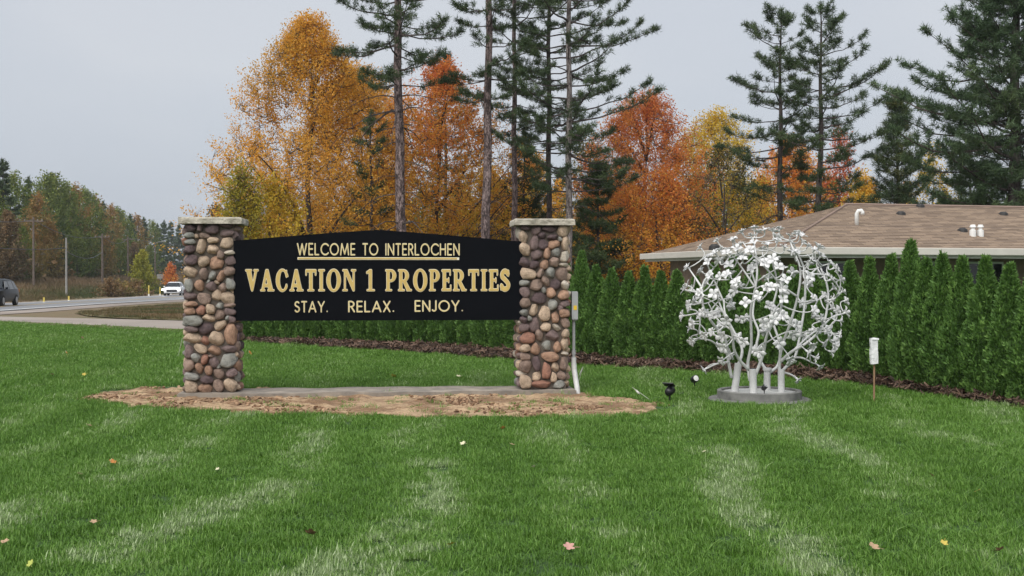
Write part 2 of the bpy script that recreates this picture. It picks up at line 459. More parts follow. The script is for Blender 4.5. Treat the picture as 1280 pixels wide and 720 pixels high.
def grass_tuft(n, rad, hmin, hmax, wid, lean, bend, mat, seed):
    r = np.random.default_rng(seed)
    a = r.uniform(0, 2*np.pi, n); d = rad*np.sqrt(r.uniform(0, 1, n))
    bx, by = d*np.cos(a), d*np.sin(a)
    az = r.uniform(0, 2*np.pi, n); ln = r.normal(0, lean, n)
    h = r.uniform(hmin, hmax, n); w = wid*r.uniform(0.7, 1.25, n)
    ux, uy = np.cos(az), np.sin(az); sx, sy = -uy, ux
    V = np.zeros((n, 5, 3))
    tx = np.tan(np.clip(ln, -1.1, 1.1)); b2 = bend*r.uniform(0.3, 1.3, n)
    for k, (f, wf) in enumerate(((0, 1), (0.55, 0.8))):
        ox = ux*(tx*h*f + b2*h*f*f); oy = uy*(tx*h*f + b2*h*f*f); zz = h*f - (0.004 if f == 0 else 0)
        for j, sg in enumerate((-1, 1)):
            V[:, k*2+j] = np.stack([bx+ox+sg*sx*w*wf/2, by+oy+sg*sy*w*wf/2, zz], -1)
    V[:, 4] = np.stack([bx+ux*(tx*h+b2*h), by+uy*(tx*h+b2*h), h*(1-0.25*np.abs(b2))], -1)
    i = np.arange(n)[:, None]*5
    Q = i + np.array([[0, 1, 3, 2]]); T = i + np.array([[2, 3, 4]])
    me = mesh_np('tuft', V.reshape(-1, 3), [Q, T], mat)
    at_ = me.attributes.new('blade', 'FLOAT', 'POINT'); at_.data.foreach_set('value', np.repeat(r.normal(0, 0.16, n), 5).astype(np.float32))
    return me
def lawn_mat():
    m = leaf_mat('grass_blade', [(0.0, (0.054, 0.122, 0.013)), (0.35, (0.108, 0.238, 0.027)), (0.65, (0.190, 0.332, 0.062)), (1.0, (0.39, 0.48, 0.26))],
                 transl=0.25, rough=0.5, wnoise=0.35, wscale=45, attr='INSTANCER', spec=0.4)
    return m
M['blade'] = lawn_mat()
srcs = [grass_tuft(54, 0.085, 0.024, 0.054, 0.0042, 0.5, 0.8, M['blade'], 100+i) for i in range(6)]
def sample_lawn():
    n = 260000
    # sample depth then width: density falls with distance
    Yv = np.exp(RNG.uniform(np.log(4.6), np.log(46), n)); Xv = RNG.uniform(-1, 1, n)*(0.47*Yv + 1.6)
    area = 2*(0.47*Yv+1.6)*Yv*np.log(46/4.6)/n
    dens = 260*np.minimum(1, (9.5/Yv)**1.25)
    keep = RNG.uniform(0, 1, n) < dens*area
    X, Y = Xv[keep], Yv[keep]
    jx = nz2(X, Y, 3.0, 2)*0.30; jy = nz2(X, Y, 3.0, 9)*0.34
    bad = (in_poly(X+jx, Y+jy, SAND) & (RNG.uniform(size=len(X)) > 0.035)) | in_poly(X, Y, MULCH) | in_poly(X, Y, DRIVE)
    fence_y = np.interp(X, [p[0] for p in reversed(MULCH[:len(MF)])], [p[1] for p in reversed(MULCH[:len(MF)])])
    bad |= (Y > fence_y + 0.2) & (X > mf[-1].x - 0.4)
    drive_y = np.interp(X, [p.x for p in dn], [p.y for p in dn]); bad |= Y > drive_y - 0.05
    bad |= (X - DRUM[0])**2 + (Y - DRUM[1])**2 < 0.66**2
    return X[~bad], Y[~bad]
DRUM = (at(949, 499, 14.9).x, 14.9)
X, Y = sample_lawn()
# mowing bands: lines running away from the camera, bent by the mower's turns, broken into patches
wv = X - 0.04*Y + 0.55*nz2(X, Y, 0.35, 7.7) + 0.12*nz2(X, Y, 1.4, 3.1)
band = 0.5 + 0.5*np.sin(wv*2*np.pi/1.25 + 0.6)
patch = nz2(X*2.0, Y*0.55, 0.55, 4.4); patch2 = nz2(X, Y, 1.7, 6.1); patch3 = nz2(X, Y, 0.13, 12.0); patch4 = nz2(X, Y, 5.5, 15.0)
pale = np.clip((band - 0.50)*2.4, 0, 1)*np.clip(0.42 + 1.1*patch + 1.8*patch2 + 1.7*patch4, 0, 1)  # sky sheen of leaning blades, plus their paler undersides, painted into the tint
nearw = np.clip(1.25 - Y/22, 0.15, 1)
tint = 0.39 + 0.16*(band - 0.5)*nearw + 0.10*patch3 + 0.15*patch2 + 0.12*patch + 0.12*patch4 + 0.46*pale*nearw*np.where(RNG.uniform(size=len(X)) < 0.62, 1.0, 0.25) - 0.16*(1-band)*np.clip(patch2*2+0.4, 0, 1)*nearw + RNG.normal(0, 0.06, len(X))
lean = 0.10 + 0.55*pale
rot = np.stack([-lean*0.9 + RNG.normal(0, 0.16, len(X)), RNG.normal(0, 0.18, len(X)), np.zeros(len(X))], -1)
spin = RNG.uniform(0, 2*np.pi, len(X))
sc = np.clip((Y/9.5)**0.5, 1, 2.0); hv = (1 - 0.25*pale)*(1 + 0.35*patch2 + 0.3*patch4)*RNG.uniform(0.7, 1.25, len(X))*np.where(RNG.uniform(size=len(X)) < 0.05, 1.35, 1)
rot[:, 2] = RNG.normal(0, 0.25, len(X)) + np.where(RNG.uniform(size=len(X)) < 0.5, 0, np.pi)*0
Zs = np.array([gz(y) for y in Y])
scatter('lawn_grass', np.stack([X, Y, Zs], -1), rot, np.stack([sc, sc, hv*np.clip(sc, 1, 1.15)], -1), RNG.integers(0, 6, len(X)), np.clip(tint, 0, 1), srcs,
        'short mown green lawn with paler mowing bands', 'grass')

# rough brown growth on the bank beyond the road and on the verge
M['weed'] = leaf_mat('weed', [(0.0, (0.05, 0.075, 0.02)), (0.4, (0.12, 0.10, 0.045)), (0.7, (0.20, 0.13, 0.07)), (1.0, (0.24, 0.17, 0.10))], transl=0.2, wnoise=0.5, wscale=0.3, attr='INSTANCER')
wsrc = [grass_tuft(40, 0.35, 0.35, 0.85, 0.03, 0.35, 0.4, M['weed'], 200+i) for i in range(4)]
n = 16000
Yw = np.exp(RNG.uniform(np.log(55), np.log(330), n)); sd = RNG.uniform(1.6, 40, n)**1.0
Xw = np.array([edge_x(y) for y in Yw]) - sd
wt = 0.62 + 0.5*nz2(Xw, Yw, 0.06, 3) - np.clip((Yw-85)/60, 0, 1)*np.clip(1.2 - sd/9, 0, 1)*0.9
wsz = np.clip(Yw/110, 0.7, 2)*np.clip(sd/5, 0.35, 1.0)
Zw = np.array([height(x, y) for x, y in zip(Xw, Yw)])
scatter('field_weeds', np.stack([Xw, Yw, Zw], -1), np.stack([np.zeros(n), np.zeros(n), RNG.uniform(0, 6.28, n)], -1), np.stack([wsz, wsz, wsz*RNG.uniform(0.5, 1.0, n)], -1),
        RNG.integers(0, 4, n), np.clip(wt, 0, 1), wsrc, 'brown overgrown field grass on the bank beyond the road', 'grass')
vsrc = [grass_tuft(40, 0.25, 0.05, 0.14, 0.014, 0.5, 0.5, M['weed'], 220+i) for i in range(3)]
Xv = RNG.uniform(-30, 0, 9000); Yv = RNG.uniform(38, 90, 9000); k = in_poly(Xv, Yv, ISL); Xv, Yv = Xv[k], Yv[k]; n = len(Xv)
scatter('verge_grass', np.stack([Xv, Yv, np.array([gz(y) for y in Yv])+0.045], -1), np.stack([np.zeros(n), np.zeros(n), RNG.uniform(0, 6.28, n)], -1), np.ones((n, 3)),
        RNG.integers(0, 3, n), np.clip(0.35 + 0.6*nz2(Xv, Yv, 0.25, 3), 0, 1), vsrc, 'patchy brown and green grass between the drive and the road', 'grass')
# mulch chips
def chip_mesh(seed):
    r = random.Random(seed); mb = MB()
    for _ in range(14):
        c = Vector((r.uniform(-.12, .12), r.uniform(-.12, .12), r.uniform(0, .03))); d = Vector((r.uniform(-1, 1), r.uniform(-1, 1), r.uniform(-.4, .6))).normalized()
        a = d.orthogonal().normalized()*0.012; L = r.uniform(.03, .07)
        mb.add([c-d*L-a, c-d*L+a, c+d*L+a*0.6, c+d*L-a*0.6, c-d.cross(a)*0.6], [(0, 1, 2, 3), (0, 4, 3), (1, 2, 4)])
    return mesh_py('chips', mb.V, mb.F, M['chip'])
M['chip'] = leaf_mat('chip', [(0, (0.026, 0.017, 0.012)), (0.6, (0.09, 0.054, 0.037)), (1, (0.18, 0.115, 0.08))], transl=0.0, attr='INSTANCER')
P_ = np.array(MULCH); n = 26000
Xm = RNG.uniform(P_[:, 0].min(), 9.5, n); Ym = RNG.uniform(P_[:, 1].min(), P_[:, 1].max(), n)
k = in_poly(Xm, Ym, MULCH); Xm, Ym = Xm[k][:9000], Ym[k][:9000]; n = len(Xm)
scatter('mulch_chips', np.stack([Xm, Ym, np.array([gz(y) for y in Ym])+0.045], -1), np.stack([RNG.normal(0, .2, n), RNG.normal(0, .2, n), RNG.uniform(0, 6.28, n)], -1), np.ones((n, 3))*RNG.uniform(.7, 1.4, (n, 1)),
        RNG.integers(0, 4, n), RNG.uniform(0, 1, n), [chip_mesh(i) for i in range(4)], 'brown wood mulch under the hedge', 'mulch')
# clods of turned earth on the sand
Xc = RNG.uniform(-8, 4, 15000); Yc = RNG.uniform(12.8, 17, 15000); k = in_poly(Xc, Yc, SAND)
dn_ = nz2(Xc, Yc, 1.1, 21); k &= dn_ > 0.04; Xc, Yc = Xc[k], Yc[k]; n = len(Xc)
def clod_mesh(seed):
    bm = bmesh.new(); bmesh.ops.create_icosphere(bm, subdivisions=2, radius=0.03)
    for v in bm.verts:
        v.co *= 1 + 0.6*mnoise.noise(v.co*38 + Vector((seed*3, 0, 0))); v.co.z *= 0.6; v.co.x *= 1.5
    me = bpy.data.meshes.new('clod'); bm.to_mesh(me); bm.free(); me.materials.append(M['clod']); return me
M['clod'] = leaf_mat('clod', [(0, (0.09, 0.05, 0.03)), (0.5, (0.22, 0.13, 0.075)), (1, (0.42, 0.28, 0.175))], transl=0.0, attr='INSTANCER', rough=0.95)
scatter('earth_clods', np.stack([Xc, Yc, np.full(n, 0.02)], -1), RNG.uniform(0, 3, (n, 3))*np.array([.15, .15, 2]), np.ones((n, 3))*RNG.uniform(.08, 1.0, (n, 1))**1.6*0.75,
        RNG.integers(0, 4, n), RNG.uniform(0, 1, n), [clod_mesh(i) for i in range(4)], 'brown clods of turned earth on the sand bed', 'soil')
# ------------------------------------------------------------------ welcome sign: footing, two stone pillars, board with letters
ZB = 0.07
LF = at(263.5, 491, 15.2); RF = at(680.5, 487, 15.62)
LF.z = RF.z = ZB
A = math.atan2(RF.y - LF.y, RF.x - LF.x)
EU = Vector((math.cos(A), math.sin(A), 0)); EN = Vector((math.sin(A), -math.cos(A), 0))
SPAN = (RF - LF).length
PD = 0.56                                   # pillar depth
PW = 0.69
def on_plane(px, py, p0, n):
    d = ray(px, py); o = Vector((0, 0, CAMH)); t = (p0 - o).dot(n)/d.dot(n); return o + d*t

STC = {'t': ((0.52, 0.375, 0.25), (0.31, 0.20, 0.125)), 'o': ((0.42, 0.235, 0.14), (0.25, 0.125, 0.075)), 'r': ((0.34, 0.15, 0.09), (0.20, 0.085, 0.06)),
       'b': ((0.30, 0.20, 0.15), (0.17, 0.11, 0.085)), 'm': ((0.215, 0.145, 0.135), (0.12, 0.078, 0.076)), 'd': ((0.13, 0.084, 0.085), (0.07, 0.046, 0.048)),
       'g': ((0.30, 0.295, 0.26), (0.17, 0.18, 0.165)), 'l': ((0.55, 0.475, 0.375), (0.38, 0.31, 0.24))}
def stone_mat(k):
    c1, c2 = STC[k]
    m, t, p, o = new_mat('stone_' + k)
    oi = t.nodes.new('ShaderNodeObjectInfo')
    tcn = t.nodes.new('ShaderNodeTexCoord')
    ad = t.nodes.new('ShaderNodeVectorMath'); ad.operation = 'ADD'
    t.links.new(tcn.outputs['Object'], ad.inputs[0])
    cx = t.nodes.new('ShaderNodeCombineXYZ'); t.links.new(math_n(t, 'MULTIPLY', oi.outputs['Random'], 50), cx.inputs[0]); t.links.new(cx.outputs[0], ad.inputs[1])
    n1 = tex_noise(t, ad.outputs[0], 1.6, 6, 0.65); n2 = tex_noise(t, ad.outputs[0], 6, 6, 0.75)
    col = ramp(t, math_n(t, 'ADD', math_n(t, 'MULTIPLY', n1, 0.6), math_n(t, 'MULTIPLY', n2, 0.4)), [(0.36, tuple(x*0.8 for x in c2)), (0.5, c1), (0.66, tuple(min(1, x*1.3) for x in c1))])
    hs = t.nodes.new('ShaderNodeHueSaturation'); t.links.new(col, hs.inputs['Color'])
    v = math_n(t, 'ADD', math_n(t, 'MULTIPLY', oi.outputs['Random'], 0.38), 0.97); t.links.new(v, hs.inputs['Value'])
    hs.inputs['Saturation'].default_value = 0.88
    t.links.new(hs.outputs[0], p.inputs['Base Color']); p.inputs['Roughness'].default_value = 0.72
    add_bump(t, p, math_n(t, 'ADD', n2, n1), 0.6, 0.3)
    return m
for k in STC: M['stone_'+k] = stone_mat(k)
M['mortar'] = simple('mortar', (0.155, 0.125, 0.10), (0.085, 0.07, 0.058), 20, 0.95, 0.6, 60, 0.01)
M['cap'] = simple('cap', (0.50, 0.46, 0.38), (0.34, 0.31, 0.255), 7, 0.85, 0.7, 22, 0.03, kind='World')
M['concrete'] = simple('concrete', (0.34, 0.29, 0.235), (0.17, 0.15, 0.13), 5, 0.9, 0.4, 40, 0.01, kind='World')

def stone_base(seed):
    bm = bmesh.new(); bmesh.ops.create_icosphere(bm, subdivisions=3, radius=1.0)
    ex = 0.72 + 0.16*((seed*37) % 10)/10
    for v in bm.verts:
        c = v.co.copy()
        q = Vector([math.copysign(abs(x)**ex, x) for x in c])
        n_ = 1 + 0.24*mnoise.noise(c*1.1 + Vector((seed*7.3, 1, 2))) + 0.07*mnoise.noise(c*3.1 + Vector((seed*3.3, 5, 2)))
        v.co = q*n_
    pr_ = random.Random(seed*13+1)
    for _ in range(5):
        nn_ = Vector((pr_.uniform(-1, 1), pr_.uniform(-1, 0.4), pr_.uniform(-1, 1))).normalized(); dd_ = pr_.uniform(.66, .88)
        for v in bm.verts:
            k_ = v.co.dot(nn_) - dd_
            if k_ > 0: v.co -= nn_*k_*0.85
    mx_ = [max(abs(v.co[i]) for v in bm.verts) for i in range(3)]
    for v in bm.verts: v.co = Vector([v.co[i]/mx_[i] for i in range(3)])
    me = bpy.data.meshes.new('stone'); bm.to_mesh(me); bm.free()
    me.polygons.foreach_set('use_smooth', [True]*len(me.polygons)); return me
_sb = [stone_base(i) for i in range(9)]
STONE = {}
for k in STC:
    STONE[k] = []
    for me in _sb:
        c = me.copy(); c.materials.clear(); c.materials.append(M['stone_'+k]); STONE[k].append(c)
srnd = random.Random(5)
def stone(parent, kind, loc, w, h, dp, face_rz=0.0, tilt=0.0):
    o = obj('stone', srnd.choice(STONE[kind]), parent)
    # local: x across, y into the wall, z up; roll about the face normal
    o.rotation_euler = (Matrix.Rotation(face_rz, 3, 'Z') @ Matrix.Rotation(tilt, 3, 'Y')).to_euler()
    o.location = loc; o.scale = (w/2, dp/2, h/2)
    return o

Z1 = lambda L: [(220 + x/6.0, 262 + y/6.0, w/6.0, h/6.0, k, a) for x, y, w, h, k, a in L]
Z2 = lambda L: [(220 + x/6.0, 380 + y/6.0, w/6.0, h/6.0, k, a) for x, y, w, h, k, a in L]
Z3 = lambda L: [(635 + x/6.0, 262 + y/6.0, w/6.0, h/6.0, k, a) for x, y, w, h, k, a in L]
Z4 = lambda L: [(635 + x/5.536, 380 + y/5.536, w/5.536, h/5.536, k, a) for x, y, w, h, k, a in L]
LEFT = Z1([(100,137,92,58,'d',0),(177,137,45,68,'m',0),(262,145,115,88,'d',0),(378,120,95,42,'d',0),(92,190,92,48,'g',0),(152,197,32,36,'t',0),(212,195,90,46,'b',5),  # stone at top right: shadow painted in as its dark colour
 (383,178,108,58,'m',0),(98,240,94,44,'g',0),(272,226,92,50,'t',-8),(378,252,114,92,'t',0),(187,278,78,128,'t',5),(98,300,94,68,'d',0),(276,299,88,84,'t',-20),(332,338,58,64,'b',20),
 (395,321,88,36,'l',0),(105,378,106,88,'d',0),(206,390,90,88,'t',-15),(303,402,102,104,'o',10),(401,383,88,76,'m',0),(110,470,108,92,'t',0),(205,483,70,96,'b',0),(270,497,52,76,'g',15),
 (335,502,60,104,'o',20),(397,463,88,74,'b',0),(93,570,70,104,'g',0),(172,571,78,88,'o',0),(240,540,48,26,'g',-35),(262,578,88,76,'m',-10),(305,545,46,30,'t',10),(350,587,62,74,'b',25),
 (405,556,76,88,'g',0),(103,650,98,58,'m',0),(208,668,108,92,'b',8),(308,645,90,84,'t',-35),(393,668,110,118,'t',-20)]) + Z2([
 (105,0,112,44,'o',0),(327,15,66,52,'g',20),(255,35,74,80,'t',0),(180,47,78,80,'r',10),(98,52,92,62,'o',5),(400,10,88,40,'b',0),(402,57,94,58,'m',0),(327,83,74,86,'b',15),
 (245,107,98,62,'t',5),(417,115,60,58,'m',0),(124,125,152,84,'g',0),(222,186,112,92,'d',-10),(332,160,100,68,'t',-25),(112,190,112,50,'m',0),(408,230,98,168,'o',0),(122,257,136,88,'t',0),
 (300,260,114,116,'t',0),(217,276,60,76,'r',0),(92,357,70,108,'m',8),(182,335,110,68,'t',20),(288,351,100,76,'o',10),(397,340,122,56,'m',3),(147,409,70,78,'g',0),(214,418,54,86,'r',8),
 (282,439,78,82,'m',0),(390,430,132,120,'g',0),(95,462,86,98,'b',-20),(173,486,62,88,'o',0),(243,498,62,78,'o',8),(320,522,82,86,'b',-15),(411,518,98,70,'m',-15),(112,543,118,62,'g',5),
 (225,567,108,68,'d',3),(108,618,108,104,'t',0),(214,637,118,72,'o',0),(315,613,82,102,'b',-5),(408,613,98,112,'t',0),(320,470,40,40,'g',0),(385,105,40,44,'g',0),(262,395,40,30,'b',0)])
RIGHT = Z3([(137,135,98,48,'d',0),(216,158,78,70,'m',-15),(318,148,118,56,'d',-8),(415,163,88,94,'t',0),(120,210,74,108,'t',5),(257,195,68,52,'d',5),(338,207,88,50,'d',-20),(197,248,74,118,'m',5),
 (392,220,34,38,'g',0),(262,262,84,78,'d',-35),(345,262,96,66,'o',-10),(430,255,62,108,'t',0),(132,300,88,112,'t',-8),(295,330,62,94,'o',0),(363,322,70,72,'g',0),(216,340,86,82,'m',0),
 (127,397,86,82,'d',0),(427,357,74,94,'l',0),(350,395,80,76,'b',10),(272,410,70,80,'o',15),(198,413,76,66,'d',-10),(420,414,80,34,'l',0),(150,478,134,88,'t',0),(243,480,54,84,'b',20),
 (322,473,74,78,'g',0),(407,487,96,108,'b',0),(125,551,78,52,'g',0),(216,568,112,98,'b',0),(287,540,62,94,'b',-20),(358,565,78,88,'d',0),(433,570,64,78,'l',0),(127,618,82,84,'m',0),
 (320,627,78,84,'o',-35),(413,643,96,78,'o',-8),(238,668,140,98,'d',10),(127,695,88,84,'b',0),(338,715,70,86,'g',-5),(425,706,84,52,'m',0),(270,605,40,50,'g',0)]) + Z4([
 (180,45,62,94,'t',8),(250,70,90,114,'t',-3),(388,62,80,66,'o',-5),(330,97,66,82,'o',-20),(113,62,66,50,'g',0),(112,113,62,54,'d',0),(180,143,74,106,'m',0),(117,165,80,66,'m',0),
 (398,131,66,76,'b',0),(258,160,80,68,'t',3),(340,165,72,46,'l',25),(131,237,118,86,'r',0),(220,220,60,90,'b',0),(310,220,98,84,'m',0),(398,203,58,68,'t',0),(394,280,62,84,'t',0),
 (270,290,70,72,'g',0),(117,305,84,62,'t',0),(192,310,74,80,'o',30),(340,297,58,78,'o',-10),(395,345,56,32,'l',0),(292,365,126,74,'o',0),(117,363,82,58,'b',0),(123,433,92,94,'b',10),
 (198,412,60,112,'d',0),(266,460,70,116,'r',8),(329,437,56,76,'t',0),(390,415,68,110,'b',0),(200,505,74,70,'t',-10),(318,507,52,72,'t',10),(370,497,62,68,'b',-35),(120,535,94,102,'t',0),
 (235,558,144,62,'r',-5),(355,560,90,62,'g',-5),(365,30,40,44,'m',0),(150,100,34,40,'g',0)])

def pillar(name, front, stones, label, seed):
    c = front - EN*(PD/2)
    root = empty(name, c, A)
    tag(root, label, 'pillar', 'stone pillars of the sign')
    H = 2.21
    hw, hd = PW/2, PD/2
    MB().box(-hw+0.045, hw-0.045, -hd+0.05, hd-0.05, 0, H).build('mortar_core', M['mortar'], root)
    inv = Matrix.Rotation(-A, 3, 'Z')
    for px, py, w, h, k, a in stones:
        wp = on_plane(px, py, front, EN); l = inv @ (wp - c)
        sc_ = wp.y/F
        stone(root, k, (l.x, -hd + 0.045 + srnd.uniform(-0.008, 0.012), l.z), w*sc_*1.04, h*sc_*1.04, 0.13 + 0.05*srnd.random(), 0, math.radians(a))
    r = random.Random(seed); keys = 'ttttoobbbmmddggrl'
    for face in ('right', 'left', 'back'):
        half = (hd if face != 'back' else hw) - 0.045
        z = 0.01
        while z < H - 0.05:
            rh = min(r.uniform(0.085, 0.16), H - z)
            if H - z - rh < 0.06: rh = H - z
            x = -half
            while x < half - 0.02:
                w = min(r.uniform(0.08, 0.19), half - x)
                if half - x - w < 0.06: w = half - x
                hh = rh*r.uniform(0.88, 1.12); cx = x + w/2; cz = z + rh/2 + r.uniform(-.012, .012)
                kk = r.choice(keys); dd = r.uniform(0.12, 0.17); ti = r.uniform(-0.25, 0.25)
                if face == 'right': stone(root, kk, (hw-0.045, cx, cz), w*1.06, hh, dd, math.pi/2, ti)
                elif face == 'left': stone(root, kk, (-hw+0.045, cx, cz), w*1.06, hh, dd, math.pi/2, ti)
                else: stone(root, kk, (cx, hd-0.045, cz), w*1.06, hh, dd, 0, ti)
                x += w
            z += rh
    # cap slab with chipped edges
    bm = bmesh.new(); bmesh.ops.create_cube(bm, size=1)
    bmesh.ops.scale(bm, vec=(PW+0.14, PD+0.14, 0.086), verts=bm.verts)
    bmesh.ops.subdivide_edges(bm, edges=[e for e in bm.edges if abs(e.verts[0].co.z-e.verts[1].co.z) < 1e-4], cuts=22, use_grid_fill=True)
    bmesh.ops.subdivide_edges(bm, edges=[e for e in bm.edges if abs(e.verts[0].co.z-e.verts[1].co.z) > 0.05], cuts=3, use_grid_fill=True)
    for v in bm.verts:
        side = max(abs(v.co.x)-(PW/2+0.06), abs(v.co.y)-(PD/2+0.06)) > 0
        if side:
            n_ = mnoise.noise(v.co*11 + Vector((seed, 0, 0)))*0.022 + mnoise.noise(v.co*27 + Vector((seed, 3, 0)))*0.01
            d = Vector((v.co.x, v.co.y, 0)).normalized(); v.co += d*(n_ - 0.008)
            if v.co.z > 0.03: v.co.z -= abs(n_)*0.7; v.co -= d*0.008
        v.co.z += 0.003*mnoise.noise(v.co*9)
    me = bpy.data.meshes.new('cap_stone'); bm.to_mesh(me); bm.free(); me.materials.append(M['cap'])
    obj('cap_stone', me, root, (0, 0, H + 0.047))
    return root
pl = pillar('stone_pillar', LF, LEFT, 'cobblestone pillar with flat cap at the left end of the black sign', 3)
pr = pillar('stone_pillar', RF, RIGHT, 'cobblestone pillar with flat cap and conduit at the right end of the black sign', 8)

# concrete footing under both pillars
bm = bmesh.new(); bmesh.ops.create_cube(bm, size=1)
bmesh.ops.scale(bm, vec=(SPAN + 0.84, PD + 0.14, 0.15), verts=bm.verts)
bmesh.ops.bevel(bm, geom=bm.edges[:], offset=0.012, segments=2, affect='EDGES')
bmesh.ops.subdivide_edges(bm, edges=[e for e in bm.edges if abs((e.verts[0].co-e.verts[1].co).x) > 1], cuts=60, use_grid_fill=True)
for v in bm.verts:
    v.co += Vector((0, 1, 1))*0.014*mnoise.noise(Vector((v.co.x*2.2, v.co.y*3, v.co.z*4)))
    if v.co.z > 0 and abs(v.co.x) < SPAN/2 - 0.4: v.co.z -= 0.004
me = bpy.data.meshes.new('sign_footing'); bm.to_mesh(me); bm.free(); me.materials.append(M['concrete'])
mid = (LF + RF)/2 - EN*(PD/2 - 0.02)
tag(obj('sign_footing', me, None, (mid.x, mid.y, -0.005), (0, 0, A)), 'long low concrete footing under the sign pillars', 'footing')

# ---- lettering drawn from shapes, traced into outlines
RES = 46
def blur(a, k):
    for _ in range(k):
        a = (np.pad(a, ((1, 1), (0, 0)), 'edge')[:-2] + 2*a + np.pad(a, ((1, 1), (0, 0)), 'edge')[2:])/4
        a = (np.pad(a, ((0, 0), (1, 1)), 'edge')[:, :-2] + 2*a + np.pad(a, ((0, 0), (1, 1)), 'edge')[:, 2:])/4
    return a
def field(fn, width, res=RES):
    ss = 3; st = 1.0/(res*ss); pad = 0.14
    xs_ = np.arange(-pad, width + pad, st); ys_ = np.arange(-pad, 1 + pad, st)
    xs_ = xs_[:len(xs_)//ss*ss]; ys_ = ys_[:len(ys_)//ss*ss]
    Xg, Yg = np.meshgrid(xs_, ys_)
    m = fn(Xg, Yg).astype(float)
    m = blur(m, 3)
    m = m.reshape(len(ys_)//ss, ss, len(xs_)//ss, ss).mean((1, 3))
    return m, -pad + st, -pad + st, 1.0/res
def dilate(m, k):
    o = m.copy()
    for _ in range(k):
        p = np.pad(o, 1)
        o = np.max([p[1:-1, 1:-1], p[:-2, 1:-1], p[2:, 1:-1], p[1:-1, :-2], p[1:-1, 2:]], 0)
    return o
def contour_mesh(name, m, x0, y0, st, scale, zf, zb, mat):
    """marching squares on a coverage field: flat front at y=-zf, walls back to y=-zb"""
    V = []; Fc = []; key = {}
    def vid(k, x, y):
        if k not in key: key[k] = len(V); V.append(((x0 + x*st)*scale, -zf, (y0 + y*st)*scale))
        return key[k]
    H_, W_ = m.shape; wall = []
    for j in range(H_-1):
        for i in range(W_-1):
            c = [(i, j), (i+1, j), (i+1, j+1), (i, j+1)]; v = [m[q[1], q[0]] for q in c]; s = [a >= 0.5 for a in v]
            if not any(s): continue
            poly = []; tags = []
            for k in range(4):
                a, b = c[k], c[(k+1) % 4]
                if s[k]: poly.append(vid(('c',)+a, a[0], a[1])); tags.append(0)
                if s[k] != s[(k+1) % 4]:
                    t = (0.5 - v[k])/(v[(k+1) % 4]-v[k]); x = a[0]+(b[0]-a[0])*t; y = a[1]+(b[1]-a[1])*t
                    poly.append(vid(('e',)+tuple(sorted((a, b))), x, y)); tags.append(1)
            if len(set(poly)) < 3: continue
            Fc.append(tuple(poly))
            n_ = len(poly)
            for k in range(n_):
                if tags[k] and tags[(k+1) % n_]: wall.append((poly[k], poly[(k+1) % n_]))
    nf = len(V)
    bk = {}
    for a, b in wall:
        for q in (a, b):
            if q not in bk: bk[q] = len(V); V.append((V[q][0], -zb, V[q][2]))
        Fc.append((b, a, bk[a], bk[b]))
    me = mesh_py(name, V, Fc, mat)
    return me
def R_(x0, y0, x1, y1): return lambda X, Y: (X >= x0) & (X <= x1) & (Y >= y0) & (Y <= y1)
def P_y(pts): return lambda X, Y: in_poly(X, Y, pts)
def E_(cx, cy, rx, ry): return lambda X, Y: ((X-cx)/rx)**2 + ((Y-cy)/ry)**2 <= 1
def Un(*f): return lambda X, Y: np.any([g(X, Y) for g in f], 0)
def Su(a, *f): return lambda X, Y: a(X, Y) & ~np.any([g(X, Y) for g in f], 0)
def An(a, b): return lambda X, Y: a(X, Y) & b(X, Y)
def stroke(pts, w):
    pts = [pts] if not isinstance(pts[0], list) else pts
    def fn(X, Y):
        d = np.full(X.shape, 9.0)
        for pl_ in pts:
            if len(pl_) == 1: d = np.minimum(d, np.hypot(X-pl_[0][0], Y-pl_[0][1]))
            for (ax, ay), (bx, by) in zip(pl_[:-1], pl_[1:]):
                dx, dy = bx-ax, by-ay; L2 = dx*dx+dy*dy + 1e-12
                t = np.clip(((X-ax)*dx+(Y-ay)*dy)/L2, 0, 1); d = np.minimum(d, np.hypot(X-ax-t*dx, Y-ay-t*dy))
        return d <= w
    return fn
def arc(cx, cy, rx, ry, a0, a1, n=18): return [(cx+rx*math.cos(math.radians(a0+(a1-a0)*i/n)), cy+ry*math.sin(math.radians(a0+(a1-a0)*i/n))) for i in range(n+1)]
h_ = 0.048; lo, hi = h_, 1-h_
